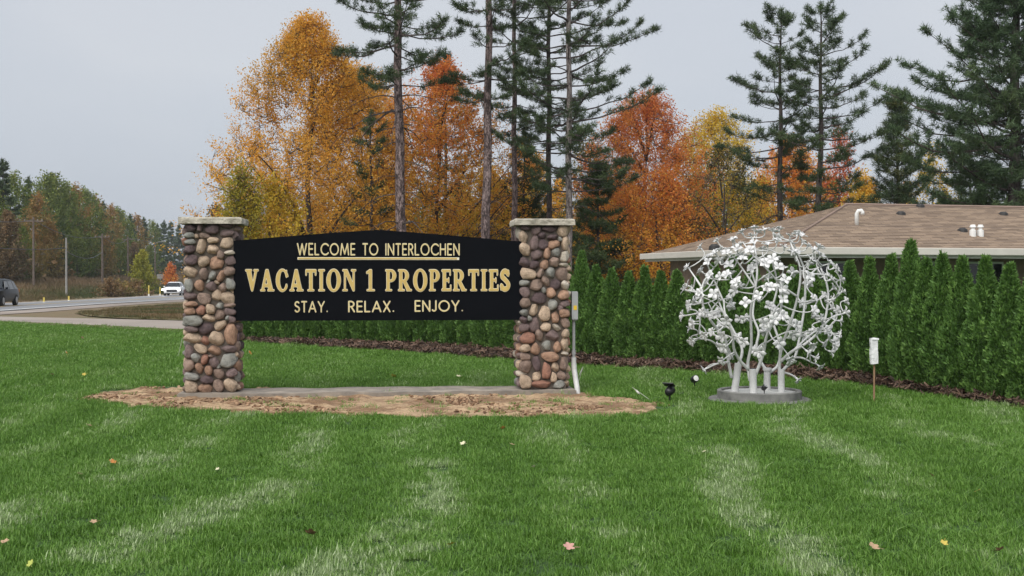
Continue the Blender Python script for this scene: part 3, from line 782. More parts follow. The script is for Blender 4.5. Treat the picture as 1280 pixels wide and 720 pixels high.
SANS = {'I': ([[(h_, lo), (h_, hi)]], 2*h_), 'E': ([[(.46, hi), (h_, hi), (h_, lo), (.46, lo)], [(h_, .52), (.43, .52)]], .52),
 'L': ([[(h_, hi), (h_, lo), (.44, lo)]], .50), 'T': ([[(h_, hi), (.54, hi)], [(.30, hi), (.30, lo)]], .60),
 'C': ([arc(.52, .5, .46, .45, 42, 318)], .88), 'O': ([arc(.5, .5, .45, .45, 0, 360, 30)], 1.0),
 'W': ([[(h_, hi), (.32, lo), (.56, hi-.02), (.80, lo), (1.06, hi)]], 1.12), 'M': ([[(h_, lo), (.18, hi), (.5, .12), (.82, hi), (.94, lo)]], 1.0),
 'N': ([[(h_, lo), (h_, hi), (.66, lo), (.66, hi)]], .72), 'H': ([[(h_, lo), (h_, hi)], [(.62, lo), (.62, hi)], [(h_, .52), (.62, .52)]], .68),
 'R': ([[(h_, lo), (h_, hi), (.26, hi)] + arc(.27, .715, .215, .225, 90, -90, 10) + [(h_, .49)], [(.26, .49), (.52, lo)]], .57),
 'S': ([arc(.30, .73, .205, .21, 35, 215, 12) + [(.30, .52)] + arc(.30, .285, .225, .225, 55, -150, 14)], .58),
 'A': ([[(h_, lo), (.41, hi), (.76, lo)], [(.20, .33), (.62, .33)]], .82), 'Y': ([[(h_, hi), (.36, .46), (.66, hi)], [(.36, .46), (.36, lo)]], .72),
 'X': ([[(h_, lo), (.58, hi)], [(h_, hi), (.58, lo)]], .64), 'J': ([[(.34, hi), (.34, .26)] + arc(.17, .24, .17, .18, 0, -150, 10)], .42),
 '.': ([[(.09, .085)]], .18)}
s_ = 0.19
_P = Un(R_(.08, 0, .08+s_, 1), R_(0, 0, .42, .075), R_(0, .925, .34, 1), Su(An(Un(E_(.36, .715, .33, .285), R_(.2, .43, .36, 1)), R_(.2, 0, 1, 1)), E_(.34, .715, .125, .2), R_(.28, .55, .335, .88)))
SERIF = {'V': (Un(Su(P_y([(.05, 1), (.75, 1), (.47, 0), (.38, 0)]), P_y([(.33, 1.01), (.61, 1.01), (.475, .40)])), R_(0, .925, .40, 1), R_(.52, .925, .82, 1)), .82),
 'A': (Un(An(R_(.2, .2, .6, .33), P_y([(.35, 1), (.50, 1), (.82, 0), (.03, 0)])), Su(P_y([(.34, 1), (.50, 1), (.80, 0), (.06, 0)]), P_y([(.20, -.01), (.54, -.01), (.375, .66)])), R_(0, 0, .30, .075), R_(.46, 0, .87, .075)), .87),
 'C': (Un(Su(E_(.40, .5, .40, .525), E_(.44, .5, .205, .43), R_(.50, .33, 1, .67), R_(.70, .0, 1, .5)), R_(.63, .63, .69, .97), P_y([(.5, .07), (.72, .20), (.70, .30), (.55, .16)])), .74),
 'T': (Un(R_(.36-s_/2, 0, .36+s_/2, 1), R_(.02, .88, .70, 1), R_(.02, .72, .085, 1), R_(.635, .72, .70, 1), R_(.15, 0, .57, .075)), .72),
 'I': (Un(R_(.09, 0, .09+s_, 1), R_(0, 0, .40, .075), R_(0, .925, .40, 1)), .40),
 'O': (Su(E_(.45, .5, .45, .525), E_(.45, .5, .215, .43)), .90),
 'N': (Un(R_(.10, 0, .20, 1), R_(.66, 0, .76, 1), P_y([(.06, 1), (.30, 1), (.76, .22), (.76, 0), (.66, 0), (.10, .95)]), R_(0, 0, .31, .075), R_(0, .925, .28, 1), R_(.55, .925, .86, 1)), .86),
 '1': (Un(R_(.17, 0, .17+s_, 1), P_y([(.0, .80), (.20, .84), (.30, 1), (.22, 1), (.0, .90)]), R_(.03, 0, .54, .075)), .56),
 'P': (_P, .70),
 'R': (Un(_P, P_y([(.28, .48), (.50, .48), (.84, .0), (.58, 0)]), R_(.55, 0, .88, .075)), .86),
 'E': (Un(R_(.08, 0, .08+s_, 1), R_(0, .9, .58, 1), R_(0, 0, .62, .1), R_(.08, .45, .48, .56), R_(.52, .72, .58, 1), R_(.56, 0, .62, .29), R_(.43, .38, .48, .63), R_(0, 0, .34, .075)), .62),
 'S': (Un(stroke([arc(.31, .74, .195, .185, 20, 210, 12) + [(.30, .54), (.42, .44)] + arc(.31, .27, .225, .19, 40, -165, 14)], .105), R_(.51, .68, .57, .98), R_(.03, .03, .09, .34)), .62)}
M['board'] = simple('board', (0.0030, 0.0038, 0.006), (0.0022, 0.0028, 0.0045), 3, 0.6, 0.05, 200, 0.002, spec=0.08)
M['gold'] = simple('gold', (0.60, 0.44, 0.145), (0.52, 0.365, 0.11), 14, 0.5, kind='World')
M['pale_gold'] = simple('pale_gold', (0.72, 0.60, 0.30), (0.62, 0.49, 0.22), 14, 0.5, kind='World')
M['cream'] = simple('cream', (0.80, 0.76, 0.62), (0.70, 0.65, 0.50), 14, 0.5, kind='World')

BP = LF - EN*0.035                           # board's front plane
BN = EN
b_or = on_plane(471, 401, BP, BN); b_or.z = 0
sg = empty('sign_board', Vector((b_or.x, b_or.y, 0)), A)
tag(sg, 'black welcome board with gold raised lettering between the stone pillars', 'sign')
invA = Matrix.Rotation(-A, 3, 'Z')
def bl(px, py):
    l = invA @ (on_plane(px, py, BP, BN) - sg.location); return l.x, l.z
x0, zb0 = bl(294, 401.5); x1, zb1 = bl(651, 399.5); xm, zp = bl(471, 287.3); _, zl = bl(294, 301.6); _, zr = bl(650, 301.4)
zbm = (zb0 + zb1)/2; zs = (zl + zr)/2
x0 -= 0.02; x1 += 0.02
out = [(x0, zbm), (x1, zbm), (x1, zs)]
for t in (0.75, 0.5, 0.25, 0.1): out.append((xm + (x1-xm)*t, zp - (zp-zs)*(t**1.12)))
out.append((xm, zp))
for t in (0.1, 0.25, 0.5, 0.75): out.append((xm + (x0-xm)*t, zp - (zp-zs)*(t**1.12)))
out.append((x0, zs))
V = [(x, 0, z) for x, z in out] + [(x, 0.11, z) for x, z in out]; n_ = len(out)
me = mesh_py('panel', V, [tuple(range(n_)), tuple(reversed(range(n_, 2*n_)))] + [((i+1) % n_, i, i+n_, (i+1) % n_+n_) for i in range(n_)], M['board'])
obj('panel', me, sg)
_cache = {}
def lay(text, pxl, pxr, ytop, ybot, font, space, track):
    ax, az = bl(pxl, (ytop+ybot)/2); bx, bz = bl(pxr, (ytop+ybot)/2)
    _, zt = bl((pxl+pxr)/2, ytop); _, z0 = bl((pxl+pxr)/2, ybot); sc_ = zt - z0
    wd = [space if ch == ' ' else font[ch][1] for ch in text]
    tot = sum(wd) + track*(len(text)-1)
    fx = (bx-ax)/(tot*sc_)
    x = 0
    for ch, w in zip(text, wd):
        if ch != ' ':
            k = (ch, id(font))
            if k not in _cache:
                fn = font[ch][0] if font is SERIF else stroke(font[ch][0], h_)
                m, fx0, fy0, st = field(fn, w)
                d = dilate(m, 1) if font is SERIF else dilate(m, 1)
                _cache[k] = (contour_mesh('letter', d if font is SERIF else dilate(m, 1), fx0, fy0, st, 1.0, 0.10, 0.0, M['cream']), contour_mesh('letter_face', m, fx0, fy0, st, 1.0, 0.125, 0.095, M['gold'] if font is SERIF else M['pale_gold']))
            a, b = _cache[k]
            o = obj('letter', a, sg, (ax + x*sc_*fx, -0.001, z0), (0, 0, 0), (sc_*fx, 0.16, sc_))
            obj('letter_face', b, o)
        x += w + track
lay('WELCOME TO INTERLOCHEN', 371.5, 574.5, 304.3, 319.3, SANS, 0.50, 0.17)
lay('VACATION 1 PROPERTIES', 307, 637, 337.0, 363.8, SERIF, 0.42, 0.125)
lay('STAY.', 368, 410, 376.5, 390.5, SANS, 0.4, 0.17)
lay('RELAX.', 435.5, 493, 376.2, 390.2, SANS, 0.4, 0.17)
lay('ENJOY.', 518.5, 579, 375.5, 389.5, SANS, 0.4, 0.17)
ux0, uz0 = bl(372, 324.8); ux1, uz1 = bl(574, 321.8)
MB().box(ux0, ux1, -0.012, 0.001, min(uz0, uz1), max(uz0, uz1)).build('underline', M['cream'], sg, bevel=0.003)
um = (uz0+uz1)/2
MB().box(ux0+0.01, ux1-0.03, -0.016, -0.010, um-0.008, um+0.012).build('underline_face', M['gold'], sg)

# electrical box and conduit on the right pillar
M['grey_box'] = simple('grey_box', (0.36, 0.37, 0.37), (0.28, 0.29, 0.29), 5, 0.5)
M['pvc'] = simple('pvc', (0.62, 0.62, 0.61), (0.5, 0.5, 0.49), 8, 0.4)
M['sticker'] = simple('sticker', (0.75, 0.52, 0.03), (0.7, 0.45, 0.03), 8, 0.5)
M['pvc_dirty'] = M['pvc']
cr_ = RF - EN*(PD/2)
eb = empty('conduit_box', Vector((RF.x, RF.y, ZB)) - EN*0.14 + EU*(PW/2 + 0.075), A)
tag(eb, 'grey electrical box and white conduit on the right pillar', 'conduit')
MB().box(-0.035, 0.045, -0.07, 0.07, 0.93, 1.32).build('box', M['grey_box'], eb, bevel=0.008)
MB().box(-0.037, 0.047, -0.077, -0.069, 0.945, 1.305).build('box_lid', M['grey_box'], eb, bevel=0.002)
MB().box(-0.015, 0.03, -0.081, -0.0765, 1.07, 1.13).build('warning_sticker', M['sticker'], eb)
MB().tube([(0.0, 0, 0.94), (0.0, 0, 0.34)], 0.021, 12).build('pipe', M['grey_box'], eb, smooth=False)
MB().tube([(0.0, 0, 0.52), (0.0, 0, 0.46)], 0.028, 12).build('pipe_clamp', M['grey_box'], eb)
MB().tube([(0.0, 0, 0.42), (0.0, 0, 0.33)], 0.034, 12).tube([(0.0, 0, 0.345), (0.005, -0.01, 0.25), (0.03, -0.10, 0.02), (0.04, -0.14, -0.12)], [0.037, 0.037, 0.036, 0.036], 12).build('elbow', M['pvc'], eb, smooth=False)
# ------------------------------------------------------------------ white flowering-tree sculpture
M['white_metal'] = simple('white_metal', (0.66, 0.66, 0.65), (0.50, 0.50, 0.49), 9, 0.38, 0.1, 60, 0.004, kind='World')
M['petal'] = simple('petal', (0.76, 0.76, 0.755), (0.56, 0.56, 0.56), 9, 0.35, 0.1, 60, 0.003, kind='World')
M['drum'] = simple('drum', (0.25, 0.245, 0.23), (0.11, 0.11, 0.105), 6, 0.85, 0.3, 50, 0.008, kind='World')
M['drum_floor'] = simple('drum_floor', (0.55, 0.55, 0.53), (0.4, 0.4, 0.38), 6, 0.8, 0.3, 50, 0.008, kind='World')
M['black_plastic'] = simple('black_plastic', (0.012, 0.012, 0.013), (0.008, 0.008, 0.009), 6, 0.4)
SC0 = Vector((DRUM[0], DRUM[1], 0))
sc_root = empty('flower_tree_sculpture', SC0)
tag(sc_root, 'white metal tree sculpture covered in blossoms on a round concrete base', 'sculpture')
MB().lathe([(0.655, 0.0), (0.655, 0.02), (0.63, 0.035), (0.50, 0.036)], 40).build('base_slab', M['drum'], sc_root)
MB().lathe([(0.53, 0.03), (0.535, 0.128), (0.525, 0.138), (0.485, 0.138), (0.478, 0.13), (0.478, 0.10), (0.01, 0.10)], 48).build('base_drum', M['drum'], sc_root)
MB().lathe([(0.47, 0.101), (0.47, 0.112), (0.01, 0.114)], 32).build('drum_floor', M['drum_floor'], sc_root)
def sz(x, y, dy=0.0):
    p = at(820 + x/2.769, 270 + y/2.769, 14.9 + dy); return p - SC0
rs = random.Random(21)
stubs = [((285, 510), (272, 603), 0.05, 0.046), ((335, 530), (337, 617), -0.26, 0.046), ((385, 535), (384, 600), 0.20, 0.044), ((433, 530), (434, 610), -0.05, 0.042)]
for (tx, ty), (bx_, by_), dy, r in stubs:
    top = sz(tx, ty, dy); bot = sz(bx_, by_, dy); bot.z = 0.105
    mbs = MB(); mbs.tube([bot, top], [r*1.03, r], 18); mbs.build('trunk_pipe', M['white_metal'], sc_root)
ct = sz(385, 531, 0.20); MB().tube([ct - Vector((0, 0, .012)), ct + Vector((0, 0, 0.02))], 0.058, 18).build('pipe_cap', M['white_metal'], sc_root)
LIMBS = [
 [(262,560,.03),(250,500,0),(240,430,-.1),(195,370,-.2),(165,320,-.25),(160,270,-.25),(165,230,-.2),(200,180,-.2)],
 [(285,515,.05),(297,480,.05),(295,450,.1),(270,400,.2),(240,340,.3),(235,290,.4)],
 [(325,570,-.24),(318,510,-.22),(330,440,-.3),(328,330,-.4),(340,270,-.5),(350,200,-.5),(345,130,-.35),(335,75,-.15)],
 [(345,550,-.26),(370,480,-.3),(385,410,-.4),(420,350,-.5),(435,310,-.6),(430,260,-.65)],
 [(320,530,-.24),(290,500,-.3),(270,460,-.4),(262,400,-.5),(235,340,-.55),(215,290,-.5)],
 [(385,538,.2),(360,500,.22),(348,450,.25),(355,400,.3),(335,340,.4),(345,250,.5),(330,190,.5)],
 [(395,540,.2),(420,520,.25),(430,480,.3),(425,430,.4),(400,340,.5),(420,240,.55),(400,150,.4)],
 [(428,595,-.05),(428,500,-.06),(440,440,-.15),(465,370,-.25),(490,280,-.3),(500,190,-.3),(480,130,-.25),(465,90,-.15)],
 [(440,605,-.02),(437,540,.05),(480,490,.15),(500,400,.2),(515,300,.25),(515,200,.25),(500,150,.2),(470,85,.15)],
 [(430,505,-.05),(470,470,-.2),(520,440,-.25),(575,385,-.2),(595,300,-.15),(592,240,-.1),(570,180,-.05)],
 [(490,280,-.3),(435,240,-.4),(380,180,-.5),(330,130,-.5),(300,90,-.3)],
 [(437,540,.05),(470,550,.0),(490,568,-.1)],
 [(440,495,0),(500,490,-.1),(545,510,-.2)],
 [(252,505,0),(210,512,-.15),(172,530,-.25)],
 [(248,480,0),(190,432,-.2),(130,425,-.3)],
 [(240,430,-.1),(180,405,.1),(125,415,.2)],
 [(170,330,-.25),(130,340,-.2),(100,345,-.15)],
 [(162,270,-.25),(130,262,-.3),(102,256,-.3)],
 [(500,190,-.3),(545,200,-.35),(590,205,-.3),(630,222,-.2)],
 [(590,310,-.15),(625,280,-.1),(645,262,-.05)],
 [(560,400,-.2),(610,350,0),(652,338,.05)],
 [(470,470,-.1),(560,395,.3),(625,410,.25)],
 [(160,250,-.25),(130,205,-.1),(112,180,0)],
 [(235,300,.4),(200,220,.45),(165,140,.3)],
 [(345,250,.5),(290,170,.6),(240,110,.45)],
 [(515,220,.25),(560,180,.4),(600,165,.35)],
 [(500,300,.3),(560,290,.6),(600,270,.6)],
 [(270,400,.3),(215,360,.6),(180,300,.6)],
]
samples = []
for L in LIMBS:
    P = smooth_path([sz(x, y, d) for x, y, d in L], 5)
    n_ = len(P); big = len(L) > 5
    r0, r1 = (0.0215, 0.011) if big else (0.0145, 0.008)
    V, Fc = tube(P, [r0 + (r1-r0)*i/(n_-1) for i in range(n_)], 8)
    me = mesh_py('branch', V, Fc, M['white_metal'], True); obj('branch', me, sc_root)
    samples += [(p, r0 + (r1-r0)*i/(n_-1), (P[min(i+1, n_-1)]-P[max(i-1, 0)]).normalized()) for i, p in enumerate(P) if i > n_*0.25]
def flower_mesh(seed):
    r = random.Random(seed); mb = MB()
    npet = 5 if seed % 3 else 4
    for k in range(npet):
        a = 2*math.pi*k/npet + r.uniform(-.12, .12); L = r.uniform(.078, .098); w = r.uniform(.030, .038); up = r.uniform(.15, .75)
        ca, sa = math.cos(a), math.sin(a)
        prof = [(0.008, 0.010, 0), (0.30, 0.60, 0.35), (0.58, 1.0, 0.75), (0.84, 0.62, 0.95), (1.08, 0.02, 0.80)]
        V = []
        for f, wf, uf in prof:
            for s in (-1, 0, 1):
                rr = L*f; z = up*L*uf*0.8 + (0.012*abs(s)*wf); t = s*w*wf if f > 0.01 else s*0.008
                V.append((ca*rr - sa*t, sa*rr + ca*t, z))
        Fc = []
        for i in range(4):
            for j in range(2): Fc.append((i*3+j, i*3+j+1, i*3+j+4, i*3+j+3))
        n_ = len(V); th = 0.003
        V2 = [(x, y, z - th) for x, y, z in V]
        Fb = [tuple(reversed([i+n_ for i in f])) for f in Fc]
        rim = [0, 3, 6, 9, 12, 13, 14, 11, 8, 5, 2, 1]
        Fr = [(rim[i], rim[(i+1) % 12], rim[(i+1) % 12]+n_, rim[i]+n_) for i in range(12)]
        mb.add(V + V2, Fc + Fb + Fr)
    for k in range(4):
        a = r.uniform(0, 6.28); mb.tube([(0, 0, 0), (.014*math.cos(a), .014*math.sin(a), .035), (.026*math.cos(a), .026*math.sin(a), .06)], [.0035, .003, .004], 5)
    mb.tube([(0, 0, -.045), (0, 0, -.01), (0, 0, .012)], [.010, .016, .010], 8)
    return mesh_py('flower', mb.V, mb.F, M['petal'], True)
FM = [flower_mesh(i) for i in range(6)]
FR = [(375,50),(298,58),(330,70),(270,82),(212,88),(155,112),(465,72),(500,70),(385,100),(280,115),(325,120),(205,130),(405,148),(483,128),(525,105),(535,153),(570,140),(600,165),(255,170),(330,185),(440,182),(188,205),(110,180),(245,205),(530,210),(605,220),(640,220),(645,262),(280,230),(275,258),(200,270),(150,270),(98,255),(355,275),(380,250),(435,250),(440,290),(545,285),(605,290),(655,335),(393,312),(95,345),(155,345),(215,340),(195,345),(290,355),(440,345),(375,370),(395,365),(485,380),(570,355),(630,415),(580,440),(230,415),(170,415),(125,435),(305,435),(235,455),(265,480),(355,470),(425,440),(475,410),(540,445),(550,490),(465,498),(565,520),(490,565),(170,530),(230,500),(310,300),(590,400),(525,470),(420,85),(245,130),(300,150),(355,160),(445,110),(560,110),(180,160)]
cx_, cy_, rx_, ry_ = 378.0, 322.0, 283.0, 280.0
flow = []
for x, y in FR:
    q = 1 - ((x-cx_)/rx_)**2 - ((y-cy_)/ry_)**2
    flow.append((x, y, -0.92*math.sqrt(max(q, 0.0))*(0.9 if rs.random() < 0.7 else 0.55)))
for k in range(170):                       # even spread over the rest of the dome
    zc = 1 - 2*(k + .5)/170; th_ = k*2.39996; rc = math.sqrt(1 - zc*zc)
    x, y, d = cx_ + rx_*rc*math.cos(th_)*rs.uniform(.93, 1.02), cy_ - ry_*zc*rs.uniform(.95, 1.03), 0.97*rc*math.sin(th_)
    if y > 480 or (d < 0.05 and y > 165 and abs(x - cx_) < 130): continue
    if all((sz(x, y, d) - sz(*f)).length > 0.18 for f in flow): flow.append((x, y, d))
cen = sz(cx_, cy_ + 25, 0)
for i, f in enumerate(flow):
    p = sz(*f); nrm = (p - cen).normalized()
    nrm = (nrm + Vector((rs.uniform(-.35, .35), rs.uniform(-.35, .35), rs.uniform(-.2, .4)))).normalized()
    o = obj('flower', FM[i % 6], sc_root, p)
    o.rotation_euler = (nrm.to_track_quat('Z', 'Y').to_matrix() @ Matrix.Rotation(rs.uniform(0, 6.28), 3, 'Z')).to_euler()
    s_f = rs.uniform(0.72, 0.95); o.scale = (s_f,)*3
    b = p - nrm*0.045*s_f
    q, rr, dr = min(samples, key=lambda s: (s[0]-b).length + (0.25 if s[0].z > b.z + 0.25 else 0))
    if (q - b).length > 0.03:
        L = (q-b).length; c1 = b - nrm*L*0.45
        P = [q + (c1-q)*t*2*(1-t)*0 + ((1-t)**2*q + 2*t*(1-t)*c1 + t*t*b - q) for t in [k/6 for k in range(7)]]
        V, Fc = tube(P, [min(rr, 0.0095)]*3 + [0.0075]*4, 6)
        if i % 3 == 0: samples.append((P[3], .0085, (P[4]-P[2]).normalized()))
        obj('twig', mesh_py('twig', V, Fc, M['white_metal'], True), sc_root)

for k in range(16):
    a = rs.uniform(0, 6.28); q = math.sqrt(rs.random()); x = cx_ + rx_*q*math.cos(a); y = cy_ + ry_*q*math.sin(a)
    if y > 450: continue
    e = sz(x, y, rs.choice((-.85, -.85, .85))*math.sqrt(1-q*q)); nrm = (e - cen).normalized()
    b, rr, dr = min(samples, key=lambda s: abs((s[0]-e).length - 0.34) + (0.3 if s[0].z > e.z else 0))
    c1 = b.lerp(e, 0.55) + dr*0.12 + Vector((rs.uniform(-.1, .1), rs.uniform(-.1, .1), -.04))
    V, Fc = tube(bez(b, c1, e, 8), [min(rr, .010)]*3 + [.0075]*5, 6); obj('twig', mesh_py('twig', V, Fc, M['white_metal'], True), sc_root)
    o = obj('flower', FM[k % 6], sc_root, e + nrm*.02); s_f = rs.uniform(.7, .92); o.scale = (s_f,)*3
    o.rotation_euler = (nrm.to_track_quat('Z', 'Y').to_matrix() @ Matrix.Rotation(rs.uniform(0, 6.28), 3, 'Z')).to_euler()

# ------------------------------------------------------------------ small things on the lawn
def spotlight(loc, rz, label, tilt=0.5, s=1.0, lit=True, solar=False):
    root = empty('garden_spotlight', loc, rz); tag(root, label, 'spotlight', 'black garden spotlights')
    root.scale = (s, s, s)
    MB().tube([(0, 0, -0.05), (0, 0, 0.10)], [0.008, 0.014], 8).build('stake', M['black_plastic'], root)
    hd = obj('head', mesh_py('head', *(lambda m: (m.V, m.F))(MB().lathe([(0.035, -0.07), (0.052, -0.05), (0.06, 0.0), (0.062, 0.05), (0.055, 0.055), (0.045, 0.05)], 16)), M['black_plastic'], True), root, (0, 0, 0.15), (math.radians(90) - tilt, 0, 0))
    MB().lathe([(0.048, 0.0505), (0.048, 0.056), (0.02, 0.060)], 16).build('lens', M['lens'] if lit else M['grey_box'], hd)
    if solar:
        MB().box(-0.075, 0.075, -0.05, 0.05, 0.0, 0.014).build('solar_panel', M['black_plastic'], root, loc=(0, 0.03, 0.235), rot=(0.5, 0, 0), bevel=0.003)
        MB().tube([(0, 0, 0.15), (0, 0.03, 0.235)], 0.012, 8).build('bracket', M['black_plastic'], root)
    else:
        MB().tube([(0, 0, 0.09), (0, 0.02, 0.15)], 0.012, 8).build('bracket', M['black_plastic'], root)
    return root
M['lens'] = simple('lens', (0.82, 0.82, 0.78), (0.7, 0.7, 0.66), 8, 0.2)
spotlight(gat(837, 503), math.radians(150), 'black solar spotlight at the right end of the sand bed', 0.3, 0.95, False, True)
spotlight(gat(868, 485), math.radians(25), 'black spotlight with a pale lens left of the sculpture', 0.35, 0.85, True)
fl = spotlight(SC0 + Vector((-0.0, -0.30, 0.113)), math.radians(60), 'black floodlight lying inside the sculpture base between the pipes', 0.9, 0.55, False)

M['flag_white'] = simple('flag_white', (0.80, 0.80, 0.74), (0.7, 0.7, 0.64), 8, 0.6)
M['flag_orange'] = simple('flag_orange', (0.75, 0.17, 0.04), (0.65, 0.13, 0.03), 8, 0.6)
M['wire_stake'] = simple('wire_stake', (0.55, 0.56, 0.48), (0.42, 0.43, 0.36), 8, 0.5)
def flag(base, topv, mat, size, label, fd):
    root = empty('marker_flag', base); tag(root, label, 'flag', 'lawn marker flags')
    MB().tube([(0, 0, -0.03), topv], 0.004, 6).build('stake', M['wire_stake'], root)
    t = Vector(topv); u = t.normalized(); f = Vector(fd)
    V = []; nn = 5
    for i in range(nn):
        for j in range(3):
            q = i/(nn-1); V.append(t - u*size*0.62*(j/2)*(1-0.35*q) + f*size*q + Vector((0, 0.010*math.sin(q*5+j), -0.25*size*q*q)))
    Fc = [(i*3+j, i*3+j+1, i*3+j+4, i*3+j+3) for i in range(nn-1) for j in range(2)]
    me = mesh_py('flag', V, Fc, mat, True); o = obj('flag', me, root); o.modifiers.new('thick', 'SOLIDIFY').thickness = 0.002
p = gat(719, 489); flag(p, (0.11, 0.03, 0.34), M['flag_white'], 0.10, 'white marker flag leaning beside the right pillar', (-0.55, 0, -0.9))
p = gat(818, 501); flag(p, (-0.28, 0.02, 0.17), M['flag_white'], 0.12, 'white marker flag fallen over beside the black solar spotlight', (0.5, 0, -0.35))
p = gat(222, 447); flag(p, (0.09, 0.0, 0.38), M['flag_orange'], 0.15, 'orange marker flag on a leaning stake at the left edge of the left pillar', (-0.2, 0.1, -0.9))
p = gat(81, 446); flag(p, (0.02, 0.0, 0.12), M['flag_orange'], 0.13, 'orange marker flag alone on the lawn far left of the sign', (0.5, 0, -0.7))
p = gat(311, 444); flag(p, (0.0, 0.0, 0.10), M['flag_orange'], 0.15, 'orange marker flag on the lawn just right of the left pillar', (0.6, 0, -0.5))

# sign box wrapped in white plastic, on a wooden stake
M['stake_wood'] = simple('stake_wood', (0.36, 0.22, 0.13), (0.24, 0.14, 0.08), 10, 0.8, 0.4, 30, 0.01, sc=(4, 4, 0.6))
M['wrap'] = simple('wrap', (0.80, 0.80, 0.80), (0.70, 0.70, 0.71), 12, 0.5, 0.6, 18, 0.03)
sp = gat(1092.5, 503)
st = empty('wrapped_stake_sign', sp, 0.15); tag(st, 'white wrapped box on a thin wooden stake in front of the hedge', 'stake sign')
MB().box(-0.010, 0.010, -0.008, 0.008, -0.05, 0.62).build('stake', M['stake_wood'], st, bevel=0.002)
bm = bmesh.new(); bmesh.ops.create_cube(bm, size=1); bmesh.ops.scale(bm, vec=(0.092, 0.045, 0.325), verts=bm.verts)
bmesh.ops.subdivide_edges(bm, edges=bm.edges[:], cuts=7, use_grid_fill=True)
for v in bm.verts:
    v.co += v.co.normalized()*0.009*mnoise.noise(v.co*22) ; v.co.x += 0.006*mnoise.noise(Vector((0, 0, v.co.z*12)))
    if abs(v.co.z) > 0.16: v.co.x *= 0.97
me = bpy.data.meshes.new('wrapped_box'); bm.to_mesh(me); bm.free(); me.materials.append(M['wrap'])
obj('wrapped_box', me, st, (-0.018, -0.028, 0.655), (0, math.radians(-1.5), 0))
MB().box(-0.058, 0.036, -0.060, 0.004, 0.792, 0.816).build('top_fold', M['wrap'], st, bevel=0.005)

# pale box lamp by the hedge seen under the board, and bits by the footing
wl = empty('white_floodlight', gat(384, 428), 0.2); tag(wl, 'small white floodlight by the hedge below the left half of the board', 'spotlight')
MB().box(-0.10, 0.10, -0.06, 0.06, 0.06, 0.20).build('housing', M['flag_white'], wl, bevel=0.03)
MB().tube([(0, 0, -0.04), (0, 0, 0.08)], 0.015, 8).build('stake', M['black_plastic'], wl)

# fallen leaves
LEAFC = {'yellow': (0.62, 0.48, 0.09), 'pale': (0.72, 0.68, 0.45), 'orange': (0.62, 0.25, 0.06), 'brown': (0.26, 0.14, 0.08), 'tan': (0.50, 0.33, 0.20), 'pink': (0.62, 0.34, 0.28), 'lime': (0.45, 0.50, 0.10)}
for k, c in LEAFC.items(): M['leaf_'+k] = simple('leaf_'+k, c, tuple(x*0.6 for x in c), 30, 0.7)
def leaf_mesh(kind, seed):
    r = random.Random(seed); pts = []
    n_ = 20
    for i in range(n_):
        a = 2*math.pi*i/n_; rad = 0.62 + 0.38*abs(math.cos(2.5*a)) ; rad *= r.uniform(.9, 1.1)
        pts.append((rad*math.cos(a), rad*math.sin(a)*0.85))
    cu = r.uniform(0.15, 0.5)
    V = [(0, 0, 0)] + [(x, y, cu*(x*x*0.6 + abs(y)*0.5) + r.uniform(-.05, .05)) for x, y in pts]
    V += [(-0.9, 0.02, .1), (-1.7, 0.1, .2), (-1.7, 0.16, .2), (-0.9, 0.10, .1)]
    Fc = [(0, i+1, (i+1) % n_+1) for i in range(n_)] + [(21, 22, 23, 24)]
    me = mesh_py('fallen_leaf', V, Fc, M['leaf_'+kind], False); return me
LV = [(112,538,'tan',.075,'tan fallen leaf on the lawn in front of the sand bed, far left'),(141,584,'orange',.055,'orange fallen leaf in the left lawn beside a paler mown band'),(100,600,'brown',.05,'small brown fallen leaf, left of the orange one in the left lawn'),
 (272,594,'pale',.035,'tiny pale leaf on the lawn below the left pillar'),(388,676,'brown',.07,'curled brown leaf low in the lawn, left of centre'),(565,691,'yellow',.05,'yellow leaf near the bottom edge at centre of the lawn'),
 (579,561,'pale',.055,'pale yellow leaf on the lawn below the middle of the sand bed'),(629,541,'orange',.05,'orange leaf on the lawn just below the sand bed'),(668,535,'lime',.06,'lime yellow leaf just below the sand bed under the right pillar'),
 (711,694,'pink',.06,'pinkish leaf near the bottom edge right of centre'),(6,688,'tan',.05,'tan leaf at the bottom left edge of the lawn'),(640,562,'tan',.05,'tan leaf in the grass right of the pale yellow one'),
 (1222,622,'yellow',.035,'small yellow leaf on the far right lawn'),(1180,690,'yellow',.05,'yellow leaf near the bottom right corner'),(1092,694,'tan',.06,'tan leaf near the bottom edge, right part of the lawn'),
 (1250,698,'brown',.05,'brown leaf in the bottom right corner of the lawn'),(880,571,'pale',.035,'tiny pale leaf on the lawn below the sculpture'),(667,591,'pale',.035,'tiny pale leaf on the lawn below the right pillar'),
 (492,474,'yellow',.08,'yellow leaf on the lawn behind the footing, under the board'),(573,474,'pale',.07,'white leaf on the lawn behind the footing, left of the right pillar'),(103,426,'brown',.09,'brown leaf on the far lawn near the drive'),
 (65,472,'tan',.06,'tan leaf on the lawn left of the sand bed'),(105,472,'yellow',.06,'yellow leaf on the lawn behind the left tip of the sand bed'),(117,662,'tan',.04,'small tan leaf low in the left lawn'),(38,716,'lime',.045,'lime leaf on the bottom edge at left'),
 (1165,602,'tan',.04,'small tan leaf on the right lawn below the wrapped stake')]
for i, (px, py, k, s, lab) in enumerate(LV):
    q = gat(px, py)
    o = obj('fallen_leaf', leaf_mesh(k, i), None, (q.x, q.y, 0.05), (rs.uniform(-.5, .2) - 0.35, rs.uniform(-.4, .4), rs.uniform(0, 6.28)), (s*0.62,)*3)
    tag(o, lab, 'leaf', 'fallen leaves on the lawn')

